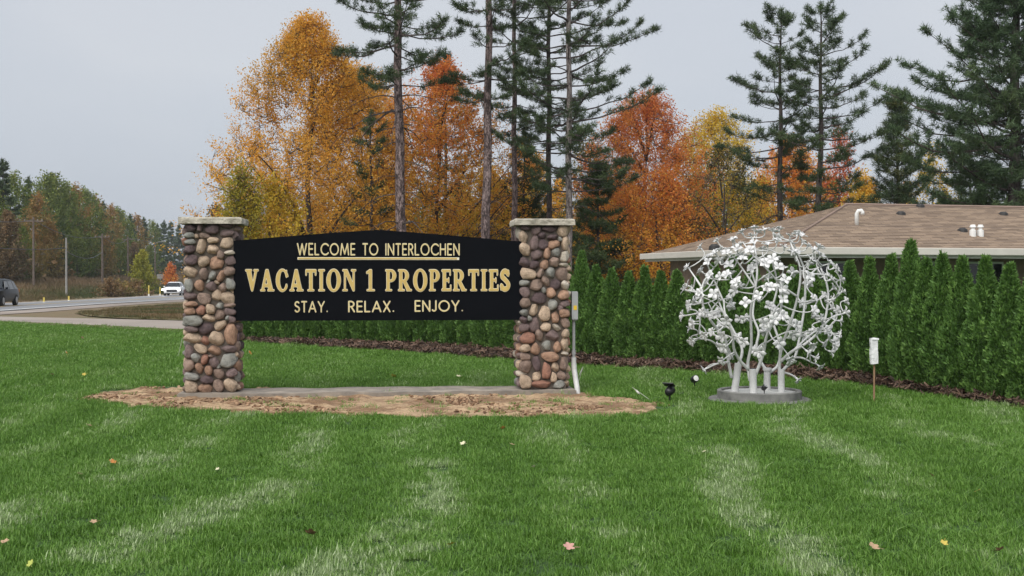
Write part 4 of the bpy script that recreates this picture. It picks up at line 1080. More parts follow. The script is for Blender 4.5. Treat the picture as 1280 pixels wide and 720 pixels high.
# ------------------------------------------------------------------ house behind the hedge
def shingle_mat():
    m, t, p, o = new_mat('shingle')
    uv = t.nodes.new('ShaderNodeUVMap')
    br = t.nodes.new('ShaderNodeTexBrick'); br.inputs['Scale'].default_value = 1.0; br.offset = 0.5
    br.inputs['Brick Width'].default_value = 0.33; br.inputs['Row Height'].default_value = 0.145; br.inputs['Mortar Size'].default_value = 0.006
    br.inputs['Bias'].default_value = 0.0
    br.inputs['Color1'].default_value = (0.335, 0.253, 0.182, 1); br.inputs['Color2'].default_value = (0.20, 0.147, 0.106, 1); br.inputs['Mortar'].default_value = (0.10, 0.07, 0.06, 1)
    t.links.new(uv.outputs[0], br.inputs['Vector'])
    n = tex_noise(t, coords(t, 'World'), 1.2, 6, 0.7)
    f = tex_noise(t, coords(t, 'World'), 60, 2)
    c = mixc(t, 0.75, br.outputs['Color'], ramp(t, n, [(0.3, (0.88, 0.87, 0.87)), (0.7, (1.08, 1.07, 1.06))]), 'MULTIPLY')
    c = mixc(t, 0.5, c, ramp(t, f, [(0.3, (0.75, 0.75, 0.75)), (0.7, (1.2, 1.2, 1.2))]), 'MULTIPLY')
    t.links.new(c, p.inputs['Base Color']); p.inputs['Roughness'].default_value = 0.95
    add_bump(t, p, br.outputs['Fac'], 0.4, 0.02)
    return m
M['shingle'] = shingle_mat()
M['ridge'] = simple('ridge', (0.25, 0.18, 0.145), (0.19, 0.138, 0.11), 3, 0.95, kind='World')
M['gutter'] = simple('gutter', (0.60, 0.57, 0.51), (0.52, 0.49, 0.44), 3, 0.5, kind='World')
M['soffit'] = simple('soffit', (0.42, 0.39, 0.35), (0.36, 0.33, 0.3), 3, 0.7, kind='World')
M['house_wall'] = simple('house_wall', (0.30, 0.21, 0.16), (0.2, 0.14, 0.11), 6, 0.9, kind='World')
M['glass'] = simple('glass', (0.02, 0.024, 0.028), (0.015, 0.018, 0.02), 3, 0.08, spec=0.6)
M['white_trim'] = simple('white_trim', (0.78, 0.78, 0.76), (0.66, 0.66, 0.64), 5, 0.5)
M['dark_vent'] = simple('dark_vent', (0.03, 0.028, 0.027), (0.02, 0.02, 0.02), 5, 0.6)
HC = at(973, 309.5, 28.0)                      # front-left corner of the eave
EZ = HC.z
ha = math.atan2(0.25, 0.97)
HD, HL, RISE = 8.9, 26.0, 1.36
hs_ = empty('house', (HC.x, HC.y, gz(28)), ha); tag(hs_, 'low house with brown shingle hip roof and pale gutters behind the hedge', 'house')
ez = EZ - gz(28)
def roof_face(pts, name):
    """pts: eave-left, eave-right, ridge-right, ridge-left; stepped shingle courses"""
    e0, e1, r1, r0 = [Vector(p) for p in pts]
    nC = 30; V = []; Fc = []; UV = []
    nrm = (e1-e0).cross(r0-e0).normalized(); ud = (e1-e0).normalized(); vd = nrm.cross(ud)
    for i in range(nC):
        t0, t1 = i/nC, (i+1)/nC
        a, b, c, d = e0.lerp(r0, t0), e1.lerp(r1, t0), e1.lerp(r1, t1), e0.lerp(r0, t1)
        up = nrm*0.014
        k = len(V); V += [a+up, b+up, c, d, a, b]
        Fc += [(k, k+1, k+2, k+3), (k+4, k+5, k+1, k)]
    me = mesh_py(name, V, Fc, M['shingle']); uvl = me.uv_layers.new(name='UVMap')
    for lp in me.loops:
        q = me.vertices[lp.vertex_index].co - e0; uvl.data[lp.index].uv = (q.dot(ud), q.dot(vd))
    return me
ov = 0.0; ri = HD/2
rz_ = ez + RISE
roof = obj('roof', roof_face([(0, 0, ez), (HL, 0, ez), (HL-ri, ri, rz_), (ri, ri, rz_)], 'roof'), hs_)
obj('roof_hip', roof_face([(0, HD, ez), (0, 0, ez), (ri, ri, rz_), (ri, ri+0.001, rz_)], 'roof_hip'), hs_)
obj('roof_back', roof_face([(HL, HD, ez), (0, HD, ez), (ri, ri, rz_), (HL-ri, ri, rz_)], 'roof_back'), hs_)
obj('roof_hip', roof_face([(HL, 0, ez), (HL, HD, ez), (HL-ri, ri, rz_), (HL-ri, ri-0.001, rz_)], 'roof_hip'), hs_)
MB().tube([(ri-0.05, ri, rz_+0.01), (HL-ri, ri, rz_+0.01)], 0.05, 6).build('ridge_cap', M['ridge'], hs_)
MB().tube([(0.02, 0.02, ez+0.02), (ri, ri, rz_+0.015)], 0.045, 6).build('hip_cap', M['ridge'], hs_)
for nm, b in (('gutter', (-0.14, HL+0.14, -0.14, -0.01)), ('gutter', (-0.14, -0.01, -0.009, HD+0.14))):
    MB().box(b[0], b[1], b[2], b[3], ez-0.165, ez+0.015).build('gutter', M['gutter'], hs_, bevel=0.02)
MB().box(0, HL, 0.0, 0.03, ez-0.24, ez-0.02).build('fascia', M['gutter'], hs_)
MB().box(0, 0.03, 0.031, HD, ez-0.24, ez-0.02).build('fascia', M['gutter'], hs_)
MB().box(0.031, HL, 0.031, HD, ez-0.22, ez-0.19).build('soffit', M['soffit'], hs_)
MB().box(0.6, HL-0.6, 1.5, HD-0.6, 0, ez-0.22).build('wall', M['house_wall'], hs_)
for x in (3.3, 7.9, 12.4, 16.9): MB().box(x, x+0.28, 0.35, 0.63, 0, ez-0.22).build('porch_post', M['house_wall'], hs_)
for x in (1.6, 4.4, 6.2, 9.4, 11.0, 14.0):
    w = MB().box(x, x+1.2, 1.44, 1.5-0.003, 0.9, 2.0).build('window', M['white_trim'], hs_)
    MB().box(x+0.06, x+0.57, 1.425, 1.437, 0.96, 1.94).build('pane', M['glass'], w); MB().box(x+0.63, x+1.14, 1.425, 1.437, 0.96, 1.94).build('pane', M['glass'], w)
def roof_pt(px, py):
    # meet the pixel's ray with the front slope
    R3 = Matrix.Rotation(ha, 3, 'Z'); p0 = Vector((HC.x, HC.y, EZ)); n_ = R3 @ Vector((0, -RISE, ri)).normalized()
    q = on_plane(px, py, p0, n_); return Matrix.Rotation(-ha, 3, 'Z') @ (q - hs_.location)
g = roof_pt(1071, 281)
vo = MB().tube([g + Vector((0, 0, -.05)), g + Vector((0, 0, .30)), g + Vector((0.03, -.03, .37)), g + Vector((0.10, -.05, .38)), g + Vector((0.13, -.06, .33)), g + Vector((0.13, -.06, .27))], 0.055, 10).build('vent_pipe', M['white_trim'], roof, smooth=True)
for px in (1216, 1225.5):
    g = roof_pt(px, 295)
    MB().lathe([(0.085, -0.05), (0.085, 0.15), (0.05, 0.17), (0.05, 0.22), (0.085, 0.23), (0.06, 0.30)], 12, c=g).build('vent_pipe', M['white_trim'], roof)
for px, py in ((1126, 268), (1203, 289), (1254, 268.5), (1150, 258.5), (893, 310)):
    g = roof_pt(px, py); MB().lathe([(0.14, -0.05), (0.13, 0.04), (0.07, 0.09)], 10, c=g).build('roof_vent', M['dark_vent'], roof)

# ------------------------------------------------------------------ cars on the road
M['tyre'] = simple('tyre', (0.02, 0.02, 0.02), (0.012, 0.012, 0.012), 10, 0.85)
M['rim'] = simple('rim', (0.45, 0.46, 0.47), (0.3, 0.3, 0.31), 10, 0.35, metal=0.7)
M['car_dark'] = simple('car_dark', (0.008, 0.011, 0.015), (0.006, 0.008, 0.011), 3, 0.28, spec=0.15)
M['car_white'] = simple('car_white', (0.78, 0.79, 0.80), (0.7, 0.71, 0.72), 3, 0.25)
M['headlight_lit'] = emis('headlight_lit', (1.0, 0.97, 0.9), 9.0)
M['headlight_off'] = simple('headlight_off', (0.7, 0.72, 0.75), (0.6, 0.62, 0.65), 6, 0.15)
def car(name, loc, rz, paint, label, lit, H=1.66, W=1.85):
    root = empty(name, loc, rz); tag(root, label, 'car')
    k = H/1.66
    ST = [(-2.28, .62, .45), (-2.2, .86, .80), (-1.9, .95, .90), (-1.15, 1.05, .93), (-.75, 1.34, .93), (-.35, 1.60, .92), (.3, 1.66, .92), (1.2, 1.62, .92), (1.75, 1.50, .91), (2.1, 1.08, .88), (2.25, .92, .84), (2.28, .55, .6)]
    V = []; Fc = []
    for y, zt, wf in ST:
        hw = W/2*min(1, wf/0.92); zt *= k; sh = min(zt - 0.02, 0.96*k); zr = zt
        wr = hw*(0.70 if zt > 1.2*k else 0.86); lo_ = 0.24 if -2 < y < 2 else 0.34
        V += [(-hw*0.9, y, lo_), (-hw, y, 0.5*k), (-hw*0.985, y, sh), (-wr, y, zr - 0.03), (-wr*0.8, y, zr), (wr*0.8, y, zr), (wr, y, zr-0.03), (hw*0.985, y, sh), (hw, y, 0.5*k), (hw*0.9, y, lo_)]
    for i in range(len(ST)-1):
        for j in range(10): Fc.append((i*10+j, i*10+(j+1) % 10, (i+1)*10+(j+1) % 10, (i+1)*10+j))
    Fc += [tuple(range(10)), tuple(reversed(range((len(ST)-1)*10, len(ST)*10)))]
    body = obj('body', mesh_py('body', V, [tuple(reversed(f)) for f in Fc], paint, True), root)
    m_ = body.modifiers.new('edges', 'EDGE_SPLIT'); m_.split_angle = math.radians(38)
    hw = W/2
    def sx_(z):                                    # half width of the cabin side at height z
        t = (z/k - 0.96)/(1.63-0.96); return hw*(0.985 + (0.70-0.985)*t) + 0.012
    for s in (-1, 1):
        for (ya, yb, yc, yd) in ((-.95, .02, .02, -.45), (.10, 1.0, .95, .10), (1.08, 1.75, 1.45, 1.03)):
            z0, z1 = 1.02*k, 1.50*k
            MB().add([(s*sx_(z0), ya, z0), (s*sx_(z0), yb, z0), (s*sx_(z1), yc, z1), (s*sx_(z1), yd, z1), (s*(sx_(z0)-.03), ya, z0), (s*(sx_(z0)-.03), yb, z0), (s*(sx_(z1)-.03), yc, z1), (s*(sx_(z1)-.03), yd, z1)],
                     [(0, 1, 2, 3), (7, 6, 5, 4), (0, 4, 5, 1), (1, 5, 6, 2), (2, 6, 7, 3), (3, 7, 4, 0)]).build('window', M['glass'], root)
        for y in (-1.42, 1.40):
            w = MB().tube([(s*(hw-.20), y, .33), (s*(hw+.012), y, .33)], .335, 18).build('wheel', M['tyre'], root)
            MB().tube([(s*(hw+.0), y, .33), (s*(hw+.022), y, .33)], .21, 14).build('rim', M['rim'], w)
        MB().box(s*hw*0.92-.2, s*hw*0.92+.02, -2.25, -2.12, .66*k, .82*k).build('headlight', M['headlight_lit'] if lit else M['headlight_off'], root, bevel=0.02)
        MB().box(s*(hw*0.9)-.12, s*(hw*0.9)+.05, 2.12, 2.25, .80*k, 1.0*k).build('tail_light', M['leaf_orange'], root, bevel=0.02)
        MB().box(s*(hw+.05)-.08, s*(hw+.05)+.08, -.95, -.80, 1.02*k, 1.16*k).build('mirror', paint, root, bevel=0.03)
    MB().add([(-hw*.82, -1.13, 1.08*k), (hw*.82, -1.13, 1.08*k), (hw*.66, -.42, 1.57*k), (-hw*.66, -.42, 1.57*k), (-hw*.82, -1.05, 1.04*k), (hw*.82, -1.05, 1.04*k), (hw*.66, -.36, 1.52*k), (-hw*.66, -.36, 1.52*k)],
             [(0, 1, 2, 3), (7, 6, 5, 4), (0, 4, 5, 1), (1, 5, 6, 2), (2, 6, 7, 3), (3, 7, 4, 0)]).build('windscreen', M['glass'], root)
    MB().box(-.55, .55, -2.30, -2.2, .45*k, .72*k).build('grille', M['black_plastic'], root, bevel=0.02)
    return root
g = gat(-7, 383.2); car('car', g + Vector((0, 0, .05)), math.radians(8), M['car_dark'], 'dark car cut off by the left edge, on the highway', False)
g = gat(218, 369.9); car('car', g + Vector((0, 0, .05)), math.radians(9), M['car_white'], 'white car with lit headlights coming up the highway', True, 1.52)

# ------------------------------------------------------------------ poles, wires and markers along the road
M['pole_grey'] = simple('pole_grey', (0.30, 0.295, 0.28), (0.22, 0.215, 0.2), 3, 0.8)
M['pole_wood'] = simple('pole_wood', (0.17, 0.135, 0.11), (0.11, 0.085, 0.07), 3, 0.9)
M['cable'] = simple('cable', (0.10, 0.10, 0.11), (0.08, 0.08, 0.09), 3, 0.6)
M['marker_yellow'] = simple('marker_yellow', (0.60, 0.48, 0.10), (0.5, 0.38, 0.08), 3, 0.6)
def pole(px, pt, pb, Y, mat, r, label, arm=True, lamp=0):
    b = at(px, pb, Y); t = at(px, pt, Y); zg = height(b.x, Y) - 0.15
    h = t.z - zg
    root = empty('utility_pole', (b.x, Y, zg)); tag(root, label, 'pole', 'poles beyond the highway')
    MB().tube([(0, 0, 0), (0, 0, h)], [r*1.2, r*0.85], 10).build('post', mat, root)
    if arm:
        MB().box(-1.1, 1.1, -.06, .06, h-.55, h-.42).build('cross_arm', M['pole_wood'], root)
        for x in (-.95, .95, .45): MB().lathe([(.05, 0), (.06, .08), (.03, .14)], 8, c=(x, 0, h-.42)).build('insulator', M['pole_grey'], root)
    if lamp:
        MB().tube([(0, 0, h-.3), (lamp*.6, 0, h+.1), (lamp*1.6, 0, h+.15)], .05, 6).build('lamp_arm', M['pole_grey'], root)
        MB().box(lamp*1.9-.35, lamp*1.9+.35, -.12, .12, h+.08, h+.2).build('lamp_head', M['pole_grey'], root, bevel=0.04)
    return Vector((b.x, Y, t.z))
t1 = pole(42, 271, 352, 128, M['pole_wood'], .115, 'brown wooden utility pole with cross arm, leftmost beyond the road')
t2 = pole(83, 297, 355, 112, M['pole_grey'], .095, 'pale grey pole standing in the brown field', False)
t3 = pole(128, 292, 351, 165, M['pole_wood'], .14, 'wooden utility pole with cross arm right of the pale grey pole')
t4 = pole(160, 296, 350, 215, M['pole_wood'], .16, 'wooden utility pole left of the yellow-green tree')
t5 = pole(194, 303, 349, 240, M['pole_wood'], .13, 'lamp pole right of the yellow-green tree', False, 1)
def wire(a, b, sag, label):
    P = [Vector(a).lerp(Vector(b), i/14) - Vector((0, 0, sag*4*(i/14)*(1-i/14))) for i in range(15)]
    V, Fc = tube(P, 0.035, 4); tag(obj('overhead_wire', mesh_py('overhead_wire', V, Fc, M['cable'])), label, 'wire', 'overhead wires')
p0 = at(-60, 262, 100)
wire(p0, t1 - Vector((0, 0, .3)), .6, 'upper overhead wire from the left edge to the leftmost pole')
wire(t1 - Vector((0, 0, .3)), t3 - Vector((0, 0, .3)), 1.0, 'overhead wire between the leftmost pole and the next wooden one')
wire(t3 - Vector((0, 0, .3)), t4 - Vector((0, 0, .3)), 1.0, 'overhead wire between the two farther wooden poles')
wire(t4 - Vector((0, 0, .3)), at(300, 300, 320), 1.2, 'overhead wire running on behind the left pillar')
wire(at(-60, 303, 90), t2 - Vector((0, 0, 1.0)), .3, 'thick low wire from the left edge to the pale grey pole')
wire(t2 - Vector((0, 0, 1.3)), t3 - Vector((0, 0, 2.6)), .8, 'sagging low wire right of the pale grey pole')
def marker(px, pt, pb, lab, Y=None):
    q = gat(px, pb) if Y is None else at(px, pb, Y)
    z0 = height(q.x, q.y); h = (pb-pt)/F*q.y
    root = empty('road_marker', (q.x, q.y, z0 - 0.1)); tag(root, lab, 'marker', 'yellow markers along the road')
    MB().box(-.06, .06, -.03, .03, 0, h+.1).build('post', M['marker_yellow'], root)
    MB().box(-.075, .075, -.04, .04, h*0.1, h*0.22+.1).build('band', M['white_trim'], root)
marker(186, 348, 362, 'tall yellow marker post at the far verge, left of the others', 125)
marker(200, 349, 360, 'yellow marker post in the middle of the far three', 132)
marker(213.5, 347, 357, 'yellow marker post just above the white car', 145)
marker(55, 371, 378, 'short yellow marker post beside the dark car', 84)
marker(86, 370, 376.5, 'short yellow marker post below the pale grey pole', 92)
ms = empty('road_sign', at(200.5, 355, 190)); ms.location.z = height(ms.location.x, 190) - .1; tag(ms, 'small grey back of a road sign above the far verge', 'sign')
MB().box(-.05, .05, -.04, .04, 0, 2.6).build('post', M['pole_grey'], ms); MB().box(-.55, .55, -.07, -.04, 1.9, 2.6).build('plate', M['pole_grey'], ms)
# ------------------------------------------------------------------ trees
def bark_mat(name, c1, c2, c3, sc=6):
    m, t, p, o = new_mat(name)
    v = coords(t, 'Object', (1, 1, 0.35))
    n = tex_noise(t, v, sc, 6, 0.7, 0.4); n2 = tex_noise(t, v, sc*3.5, 4, 0.6)
    k = math_n(t, 'ADD', math_n(t, 'MULTIPLY', n, 0.6), math_n(t, 'MULTIPLY', n2, 0.4))
    t.links.new(ramp(t, k, [(0.43, c2), (0.5, c1), (0.58, c3)]), p.inputs['Base Color']); p.inputs['Roughness'].default_value = 0.95
    add_bump(t, p, k, 0.9, 0.08); return m
M['bark_pine'] = bark_mat('bark_pine', (0.10, 0.068, 0.064), (0.026, 0.019, 0.019), (0.29, 0.22, 0.21), 9)
M['bark_pale'] = bark_mat('bark_pale', (0.19, 0.16, 0.15), (0.075, 0.06, 0.058), (0.34, 0.30, 0.28), 7)
M['bark_dark'] = bark_mat('bark_dark', (0.060, 0.047, 0.043), (0.026, 0.02, 0.019), (0.105, 0.085, 0.077), 5)
def stops(*c): n = len(c); return [(i/(n-1), q) for i, q in enumerate(c)]
M['needle'] = leaf_mat('needle', stops((0.038, 0.062, 0.026), (0.064, 0.101, 0.040), (0.110, 0.149, 0.054)), 0.15, 0.55)
M['needle_soft'] = leaf_mat('needle_soft', stops((0.039, 0.071, 0.034), (0.071, 0.117, 0.051), (0.127, 0.178, 0.072)), 0.2, 0.55)
M['needle_yellow'] = leaf_mat('needle_yellow', stops((0.04, 0.075, 0.035), (0.08, 0.12, 0.05), (0.20, 0.19, 0.06)), 0.2, 0.55)
M['lf_orange'] = leaf_mat('lf_orange', stops((0.373, 0.278, 0.055), (0.625, 0.365, 0.055), (0.818, 0.409, 0.064), (0.820, 0.555, 0.096)), 0.5)
M['lf_maple'] = leaf_mat('lf_maple', stops((0.677, 0.526, 0.063), (0.745, 0.424, 0.063), (0.745, 0.287, 0.063), (0.650, 0.194, 0.072)), 0.5)
M['lf_red'] = leaf_mat('lf_red', stops((0.809, 0.447, 0.074), (0.746, 0.298, 0.074), (0.622, 0.186, 0.074), (0.467, 0.130, 0.074)), 0.5)
M['lf_yellow'] = leaf_mat('lf_yellow', stops((0.264, 0.244, 0.034), (0.552, 0.427, 0.052), (0.720, 0.525, 0.069), (0.720, 0.415, 0.057)), 0.5)
M['lf_olive'] = leaf_mat('lf_olive', stops((0.054, 0.069, 0.025), (0.120, 0.121, 0.035), (0.240, 0.178, 0.050), (0.336, 0.184, 0.060)), 0.3)
M['lf_brown'] = leaf_mat('lf_brown', stops((0.07, 0.06, 0.035), (0.14, 0.10, 0.05), (0.22, 0.14, 0.065), (0.30, 0.17, 0.07)), 0.3)
M['lf_green'] = leaf_mat('lf_green', stops((0.043, 0.075, 0.020), (0.086, 0.132, 0.028), (0.173, 0.215, 0.039), (0.311, 0.282, 0.055)), 0.3)
M['lf_lime'] = leaf_mat('lf_lime', stops((0.16, 0.19, 0.03), (0.30, 0.30, 0.04), (0.42, 0.36, 0.05)), 0.35)

def unit(v): return v/np.maximum(np.linalg.norm(v, axis=-1, keepdims=True), 1e-9)
def needles(P, D, per, length, width, rng, spread=0.9, rad=0.05):
    """tufts: P (T,3) positions, D (T,3) directions; returns triangles"""
    T = len(P); P = np.repeat(P, per, 0); D = np.repeat(unit(D), per, 0); n = T*per
    rnd = unit(rng.normal(size=(n, 3)))
    d = unit(D*rng.uniform(0.1, 1.0, (n, 1)) + rnd*spread)
    side = unit(np.cross(d, rng.normal(size=(n, 3))))
    L = length*rng.uniform(0.6, 1.15, (n, 1)); w = width*rng.uniform(0.7, 1.3, (n, 1))
    P = P + rng.normal(size=(n, 3))*rad
    V = np.stack([P - side*w/2, P + side*w/2, P + d*L], 1).reshape(-1, 3)
    return V, np.arange(3*n).reshape(-1, 3)
def leaves(P, size, rng, up=0.35, ratio=0.7):
    n = len(P); d = unit(rng.normal(size=(n, 3)) + np.array([0, 0, -0.25])); nn = unit(rng.normal(size=(n, 3)) + np.array([0, 0, up]))
    s = unit(np.cross(d, nn)); L = size*rng.uniform(0.6, 1.3, (n, 1)); w = L*ratio*rng.uniform(0.7, 1.2, (n, 1))
    V = np.stack([P, P + d*L*0.45 + s*w/2, P + d*L, P + d*L*0.45 - s*w/2], 1).reshape(-1, 3)
    return V, np.arange(4*n).reshape(-1, 4)
def snoise(P, sc, seed): return np.array([mnoise.noise((p[0]*sc+seed, p[1]*sc+seed*2, p[2]*sc-seed)) for p in P])

def pine_meshes(h, r, z_dead, z_live, crown, seed, prof='pine', step=0.5, nb=(3, 5), per=32, nlen=0.215, nwid=0.024, mat='needle', bark='bark_pine', bow=0.0, twig=0.34, droop=0.0, lop=None, dead_len=0.75, keep=1.0, inner=0.42, kmax=2):
    rnd = random.Random(seed); rng = np.random.default_rng(seed)
    mb = MB(); TP = []; TD = []
    def tx(z): return Vector((bow*math.sin(z/h*2.4) + 0.03*math.sin(z*1.3+seed), 0.5*bow*math.sin(z/h*3.1+1), z))
    zs_ = [h*i/16 for i in range(17)]
    mb.tube([tx(z) - (Vector((0, 0, .3)) if z == 0 else Vector()) for z in zs_], [max(0.02, r*(1.12 if z == 0 else 1)*(1 - z/h)**0.62) for z in zs_], 12)
    nt_ = len(mb.F)
    z = z_dead; ang = rnd.uniform(0, 6)
    while z < h - 0.15:
        live = z > z_live
        t = max(0.0, (z - z_live)/(h - z_live))
        if prof == 'pine': L0 = crown*(0.6 + 0.4*math.sin(min(1, t*1.6+.25)*math.pi*0.62))*(1 - t**3.0)**0.8 + 0.2
        elif prof == 'cone': L0 = crown*(1 - t)**0.8 + 0.15
        else: L0 = crown*(0.75 + 0.25*math.sin(t*7+seed))*(1 - t**1.8) + 0.2
        if not live: L0 = crown*dead_len*rnd.uniform(.35, 1)
        for b in range(rnd.randint(*nb)):
            if not live and rnd.random() < 0.3: continue
            if live and rnd.random() > keep: continue
            ang += 2.4 + rnd.uniform(-.4, .4); L = L0*rnd.uniform(.5, 1.2)
            if lop: L *= 1 + lop[1]*math.cos(ang - lop[0])
            el = (-0.14 - droop + 0.48*t + rnd.uniform(-.22, .22)) if live else rnd.uniform(-.35, .15)
            o = tx(z); dh = Vector((math.cos(ang), math.sin(ang), 0)); sd = Vector((-dh.y, dh.x, 0))*rnd.uniform(-.15, .15)
            P = []
            for i in range(7):
                q = i/6; P.append(o + dh*L*q*math.cos(el)*0.97 + sd*L*q*q + Vector((0, 0, L*q*math.sin(el) + (0.22*L*q*q*q if live else 0.25*L*q - 0.55*L*q*q) + rnd.uniform(-.02, .02)*L)))
            br = min(r*0.32, 0.012 + 0.011*L)
            mb.tube(P, [br*(1-0.8*i/6) for i in range(7)], 4, False)
            s = inner if live else 0.3
            while s < 1.0:
                i = min(5, int(s*6)); f = s*6 - i; p = P[i].lerp(P[i+1], f)
                for sg_ in (-1, 1):
                    if rnd.random() < (0.22 if live else 0.5): continue
                    tl = (0.16 + twig*(1-s)*L*0.55 + 0.1)*rnd.uniform(.6, 1.2)
                    bd = (P[i+1]-P[i]).normalized(); sv = Vector((-bd.y, bd.x, 0)).normalized()*sg_
                    d = (bd*rnd.uniform(.4, .9) + sv*rnd.uniform(.6, 1) + Vector((0, 0, rnd.uniform(-.1, .35)))).normalized()
                    e = p + d*tl + Vector((0, 0, 0.1*tl if live else -.1*tl))
                    mb.tube([p, e], [0.010, 0.006], 3, False)
                    if live:
                        k = min(kmax, 1 + int(tl/0.22))
                        for j in range(k):
                            TP.append(p.lerp(e, 1 - j*0.22/tl*rnd.uniform(.8, 1) if k > 1 else 1.0)); TD.append(d + Vector((rnd.uniform(-.4, .4), rnd.uniform(-.4, .4), .35)))
                s += (0.30/L if live else 0.5/L)*rnd.uniform(.8, 1.3) + 0.02
            if live:
                bd = (P[6]-P[5]).normalized()
                for j in range(4): TP.append(P[6] - bd*0.10*j); TD.append(bd + Vector((rnd.uniform(-.5, .5), rnd.uniform(-.5, .5), .3)))
        z += step*rnd.uniform(.75, 1.25)*(1 if live else 1.2)
    for j in range(6): TP.append(tx(h) - Vector((0, 0, 0.08*j))); TD.append(Vector((rnd.uniform(-.4, .4), rnd.uniform(-.4, .4), 1)))
    trunk = mesh_py('trunk', mb.V, mb.F, [M[bark], M['bark_dark']], False)
    trunk.polygons.foreach_set('material_index', [0]*nt_ + [1]*(len(mb.F)-nt_))
    P = np.array(TP); D = np.array(TD)
    V, Fc = needles(P, D, per, nlen, nwid, rng)
    tt = np.clip(0.45 + 0.35*snoise(P, 0.9, seed*1.3) + rng.normal(0, .16, len(P)), 0, 1)
    crown_me = mesh_np('crown', V, Fc, M[mat], False, np.repeat(tt, per*3))
    return trunk, crown_me
def plant(name, label, cat, px, Y, meshes, group=None, rz=0.0, s=1.0, base_py=None):
    X = (px - 640)/F*Y; zz = height(X, Y) - 0.1
    root = empty(name, (X, Y, zz), rz); tag(root, label, cat, group); root.scale = (s,)*3
    obj('trunk', meshes[0], root); obj('crown', meshes[1], root)
    return root
def hgt(py, Y): return CAMH + (345 - py)/F*Y - gz(Y) + 0.1

def broad_meshes(h, z0, rx, seed, mat, bark='bark_dark', ncl=340, per=46, size=0.12, spread=0.34, wide=0.38, gap=0.0, tint=lambda t, r: 0.5, r=0.16, ntw=None, forks=14, jit=0.18, upw=0.5, plume=1.0):
    rnd = random.Random(seed); rng = np.random.default_rng(seed); mb = MB()
    def R(t): # silhouette: widest at 'wide'
        return rx*(math.sin(math.pi*0.5*min(1, (t+0.12)/wide)) if t < wide else max(0.05, math.cos(math.pi*0.5*((t-wide)/(1.03-wide)))**0.8))
    C = []
    tries = 0
    while len(C) < ncl and tries < ncl*12:
        tries += 1
        t = rnd.random()**1.0; a = rnd.uniform(0, 6.283); q = rnd.random()**0.42
        bump_ = 1 + 0.34*mnoise.noise((math.cos(a)*1.4 + seed, math.sin(a)*1.4, t*4.0)) + 0.22*mnoise.noise((math.cos(a)*3.5 + seed, math.sin(a)*3.5, t*9.0))
        rr = R(t)*q*bump_; p = Vector((rr*math.cos(a), rr*math.sin(a), z0 + (h-z0)*t))
        if mnoise.noise(p*(2.4/rx) + Vector((seed*2.1, 0, 0))) < gap - 0.25: continue
        C.append(p)
    th = h*0.8
    tp = [Vector((0.10*math.sin(z*0.9+seed), 0.10*math.cos(z*0.7+seed), z)) for z in [th*i/10 for i in range(11)]]; tp[0].z = -.3
    mb.tube(tp, [max(.02, r*(1-i/11)) for i in range(11)], 9)
    samp = [(p, 0.05) for p in tp[2:]]
    far_ = sorted(C, key=lambda p: -(p.x**2+p.y**2))[:max(forks*4, 20)]
    for k in range(forks):
        e = rnd.choice(far_) if k % 3 else rnd.choice(C)
        rad = math.hypot(e.x, e.y); zs = max(z0*0.5 + 0.2, min(th*0.9, e.z - rad*rnd.uniform(.6, 1.3)))
        s = Vector((tp[0].x*0, 0, zs)); c = s + Vector((e.x*0.45, e.y*0.45, (e.z-zs)*upw*rnd.uniform(.7, 1.2)))
        P = bez(s, c, e, 8); r0 = min(r*0.45, 0.02+0.016*(e-s).length)
        mb.tube(P, [r0*(1-.85*i/7) for i in range(8)], 5, False)
        samp += [(p, 0.02) for p in P[2:]]
    for e in (C if ntw is None else rnd.sample(C, min(ntw, len(C)))):
        s, _ = min(samp, key=lambda q: (q[0]-e).length + max(0, q[0].z - e.z)*1.5)
        c = s.lerp(e, 0.5) + Vector((rnd.uniform(-.15, .15), rnd.uniform(-.15, .15), -0.1))
        P = bez(s, c, e, 4); mb.tube(P, [0.016, 0.013, 0.010, 0.006], 3, False)
        if len(samp) < 900: samp.append((P[2], .01))
        for _ in range(2):
            q = e + Vector((rnd.uniform(-1, 1), rnd.uniform(-1, 1), rnd.uniform(-.2, 1)))*spread*1.2; mb.tube([P[2], q], [0.008, 0.004], 3, False)
    C = np.array([tuple(c) for c in C])
    P = np.repeat(C, per, 0) + np.clip(rng.normal(size=(len(C)*per, 3)), -1.5, 1.5)*np.array([spread, spread, spread*0.75])*np.repeat(rng.uniform(.6, 1.15, (len(C), 1)), per, 0)
    if plume:                                # leaf sprays drawn out along their twigs
        ax = unit(C - np.column_stack([C[:, 0]*0.15, C[:, 1]*0.15, C[:, 2]*0.45]) + rng.normal(0, .15, C.shape))
        ex = np.repeat(ax, per, 0); off_ = P - np.repeat(C, per, 0); al = (off_*ex).sum(1, keepdims=True)
        P = np.repeat(C, per, 0) + (off_ - ex*al)*(1 - 0.52*plume) + ex*al*(1 + 0.75*plume)
    V, Fc = leaves(P, size, rng)
    tn = (C[:, 2]-z0)/(h-z0)
    ct = np.array([tint(t, rnd) for t in tn]) + 0.22*snoise(C, 1.6/rx, seed*3.1)
    tt = np.repeat(ct, per) + rng.normal(0, jit*0.6, len(P))
    return mesh_py('trunk', mb.V, mb.F, M[bark]), mesh_np('crown', V, Fc, M[mat], False, np.clip(np.repeat(tt, 4), 0, 1))

